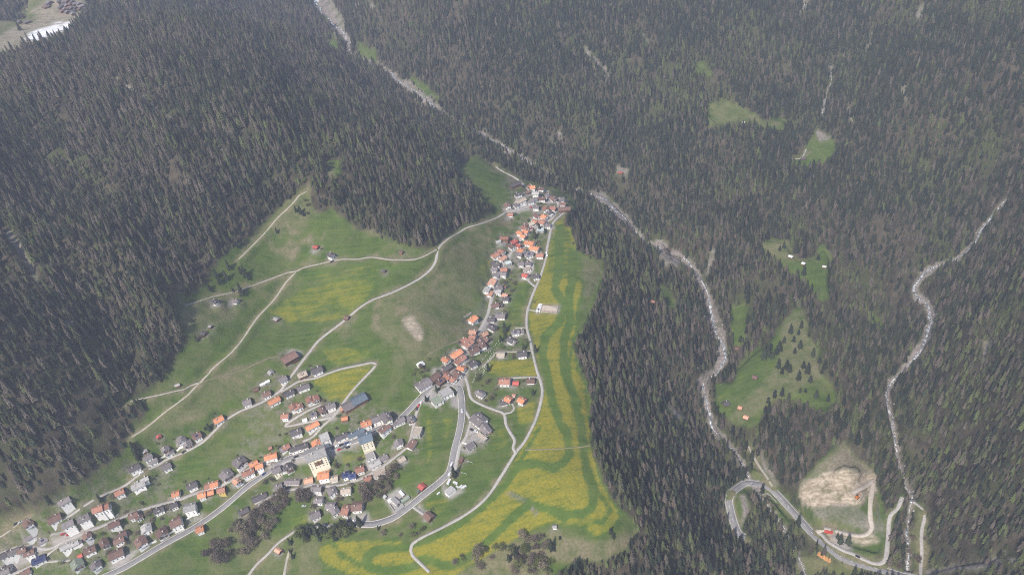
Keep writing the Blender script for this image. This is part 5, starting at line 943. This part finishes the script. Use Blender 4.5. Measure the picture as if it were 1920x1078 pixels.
# white sheeted pile, retaining walls, guard rails
q = hit(789, 684)[0]; mb = MB()
prof = [(-4, 0), (-3.6, 1.6), (-1, 2.5), (1.4, 2.3), (3.7, 1.4), (4, 0)]; v = [(a, s * 2.6 * (1 - .15 * (z / 2.5)), z) for s in (-1, 1) for a, z in prof]; k6 = 6
o = ob('sheeted_pile', mesh('sheeted_pile', v, [tuple(reversed(range(k6))), tuple(range(k6, 12))] + [(i, (i + 1) % 6, 6 + (i + 1) % 6, 6 + i) for i in range(6)], M_WHITE), None, tuple(q), .5); tag(o, 'pile under a bright white sheet on the grass behind the old core', 'covered pile')
def wall_line(pts, h, th, name, label, cat, mat, group=None, base=-1.0, top=None):
    p_ = smooth_path(pts, 3.0)[:, :2]; z = ground(p_[:, 0], p_[:, 1]); nn_ = normals2(p_); v = []
    for j in range(len(p_)):
        for s, zz in ((-1, base), (-1, h), (1, h), (1, base)): v.append((p_[j, 0] + nn_[j, 0] * th * s / 2, p_[j, 1] + nn_[j, 1] * th * s / 2, z[j] + zz))
    n_ = len(p_); f = [(j * 4 + i, j * 4 + i + 1, j * 4 + i + 5, j * 4 + i + 4) for j in range(n_ - 1) for i in range(3)] + [(3, 2, 1, 0), (4 * n_ - 4, 4 * n_ - 3, 4 * n_ - 2, 4 * n_ - 1)]
    o = ob(name, mesh(name, v, f, mat)); tag(o, label, cat, group)
WL = [([(300,861),(318,850)],'pale retaining wall below the paired grey houses'),([(332,846),(345,838)],'short pale retaining wall beside the upper lane'),([(350,975),(375,963)],'pale retaining wall over the parking bay by the main road'),([(280,1021),(294,1014)],'white retaining wall between brown houses on the main road'),([(312,1005),(326,996)],'white retaining wall beside the brown block on the main road'),([(95,1006),(104,1001),(126,995)],'curved stone wall around the hamlet terrace'),([(212,972),(224,964)],'stone wall at the hamlet lane fork'),([(608,905),(622,901)],'garden wall below the cream hotel'),([(868,831),(882,836)],'pale wall along the school yard'),([(880,815),(895,806)],'stone wall across the school yard'),([(895,811),(910,829)],'white wall beside the long school annex'),([(870,595),(884,587)],'thin wall behind the bright orange house'),([(722,933),(742,962)],'kerb wall on the edge of the gravel works yard'),([(1420,924),(1438,925),(1456,942)],'concrete parapet inside the valley road bend')]
for pts, lb in WL: wall_line(pts, 1.5, .5, 'retaining_wall', lb, 'wall', MWALL['w'] if 'white' in lb or 'pale' in lb else M_STONE)
vr = [r for r in ROADS if r[0] == 'valley_road'][0]
for nm, mt, w, cls, pts, q, z in PATHS:
    if nm != 'valley_road': continue
    for s, lb in ((1, 'steel guard rail along the outer edge of the valley road bend'), (-1, 'steel guard rail along the inner edge of the valley road bend')):
        nn_ = normals2(q); p_ = q + nn_ * (w / 2 + .7) * s; zz = ground(q[:, 0], q[:, 1]); T = thing('guard_rail', lb, 'guard rail', (p_[0, 0], p_[0, 1], zz[0]))
        v = []
        for j in range(len(p_)):
            for dz, dw in ((.62, 0), (1.0, 0), (1.0, .12), (.62, .12)): v.append((p_[j, 0] - p_[0, 0] + nn_[j, 0] * dw, p_[j, 1] - p_[0, 1] + nn_[j, 1] * dw, zz[j] - zz[0] + dz))
        n_ = len(p_); ob('rail', mesh('rail', v, [(j * 4 + i, j * 4 + (i + 1) % 4, j * 4 + (i + 1) % 4 + 4, j * 4 + i + 4) for j in range(n_ - 1) for i in range(4)], M_STEEL), T)
        pm_ = MB().cyl((0, 0, -1), (0, 0, .8), .08, .08, 5).me('post', M_STEEL)
        for j in range(0, n_, 3): ob('post', pm_, T, (p_[j, 0] - p_[0, 0] - nn_[j, 0] * .1 * s, p_[j, 1] - p_[0, 1] - nn_[j, 1] * .1 * s, zz[j] - zz[0]))
# goal frames on the small pitch
for x, y, lb in ((881, 868, 'small white goal frame at the upper end of the village pitch'), (870, 889, 'small white goal frame at the lower end of the village pitch')):
    q = hit(x, y)[0]; T = thing('goal', lb, 'goal', tuple(q), unproj_dir(x, y, 15, q[2]))
    for a in (-2.5, 2.5): ob('post', MB().cyl((a, 0, -.3), (a, 0, 2.1), .09, .09, 6).me('post', M_WHITE), T)
    ob('crossbar', MB().cyl((-2.6, 0, 2.1), (2.6, 0, 2.1), .09, .09, 6).me('crossbar', M_WHITE), T)
# ------------------------------------------------------------------ haze
zmin = float(ZZ.min()) - 4.0; zmax = max(float(ZZ.max()) + 40, ZC + 12)
o = ob('haze', MB().box(GX[0] - 20, GX[-1] + 20, -40, GY[-1] + 20, zmin, zmax).me('haze', None)); o['kind'] = 'stuff'
hm = bpy.data.materials.new('haze_air'); hm.use_nodes = True; nt = hm.node_tree; nt.nodes.clear(); vo = nt.nodes.new('ShaderNodeVolumePrincipled'); oo = nt.nodes.new('ShaderNodeOutputMaterial')
vo.inputs['Color'].default_value = (0.74, 0.80, 1.0, 1); vo.inputs['Density'].default_value = HAZE_DENSITY; vo.inputs['Anisotropy'].default_value = 0.1; nt.links.new(vo.outputs[0], oo.inputs['Volume'])
o.data.materials.append(hm); o['label'] = 'thin pale haze filling the valley air'; o['category'] = 'haze'
print('OBJECTS', len(bpy.data.objects), 'Z', ZZ.min(), ZZ.max())
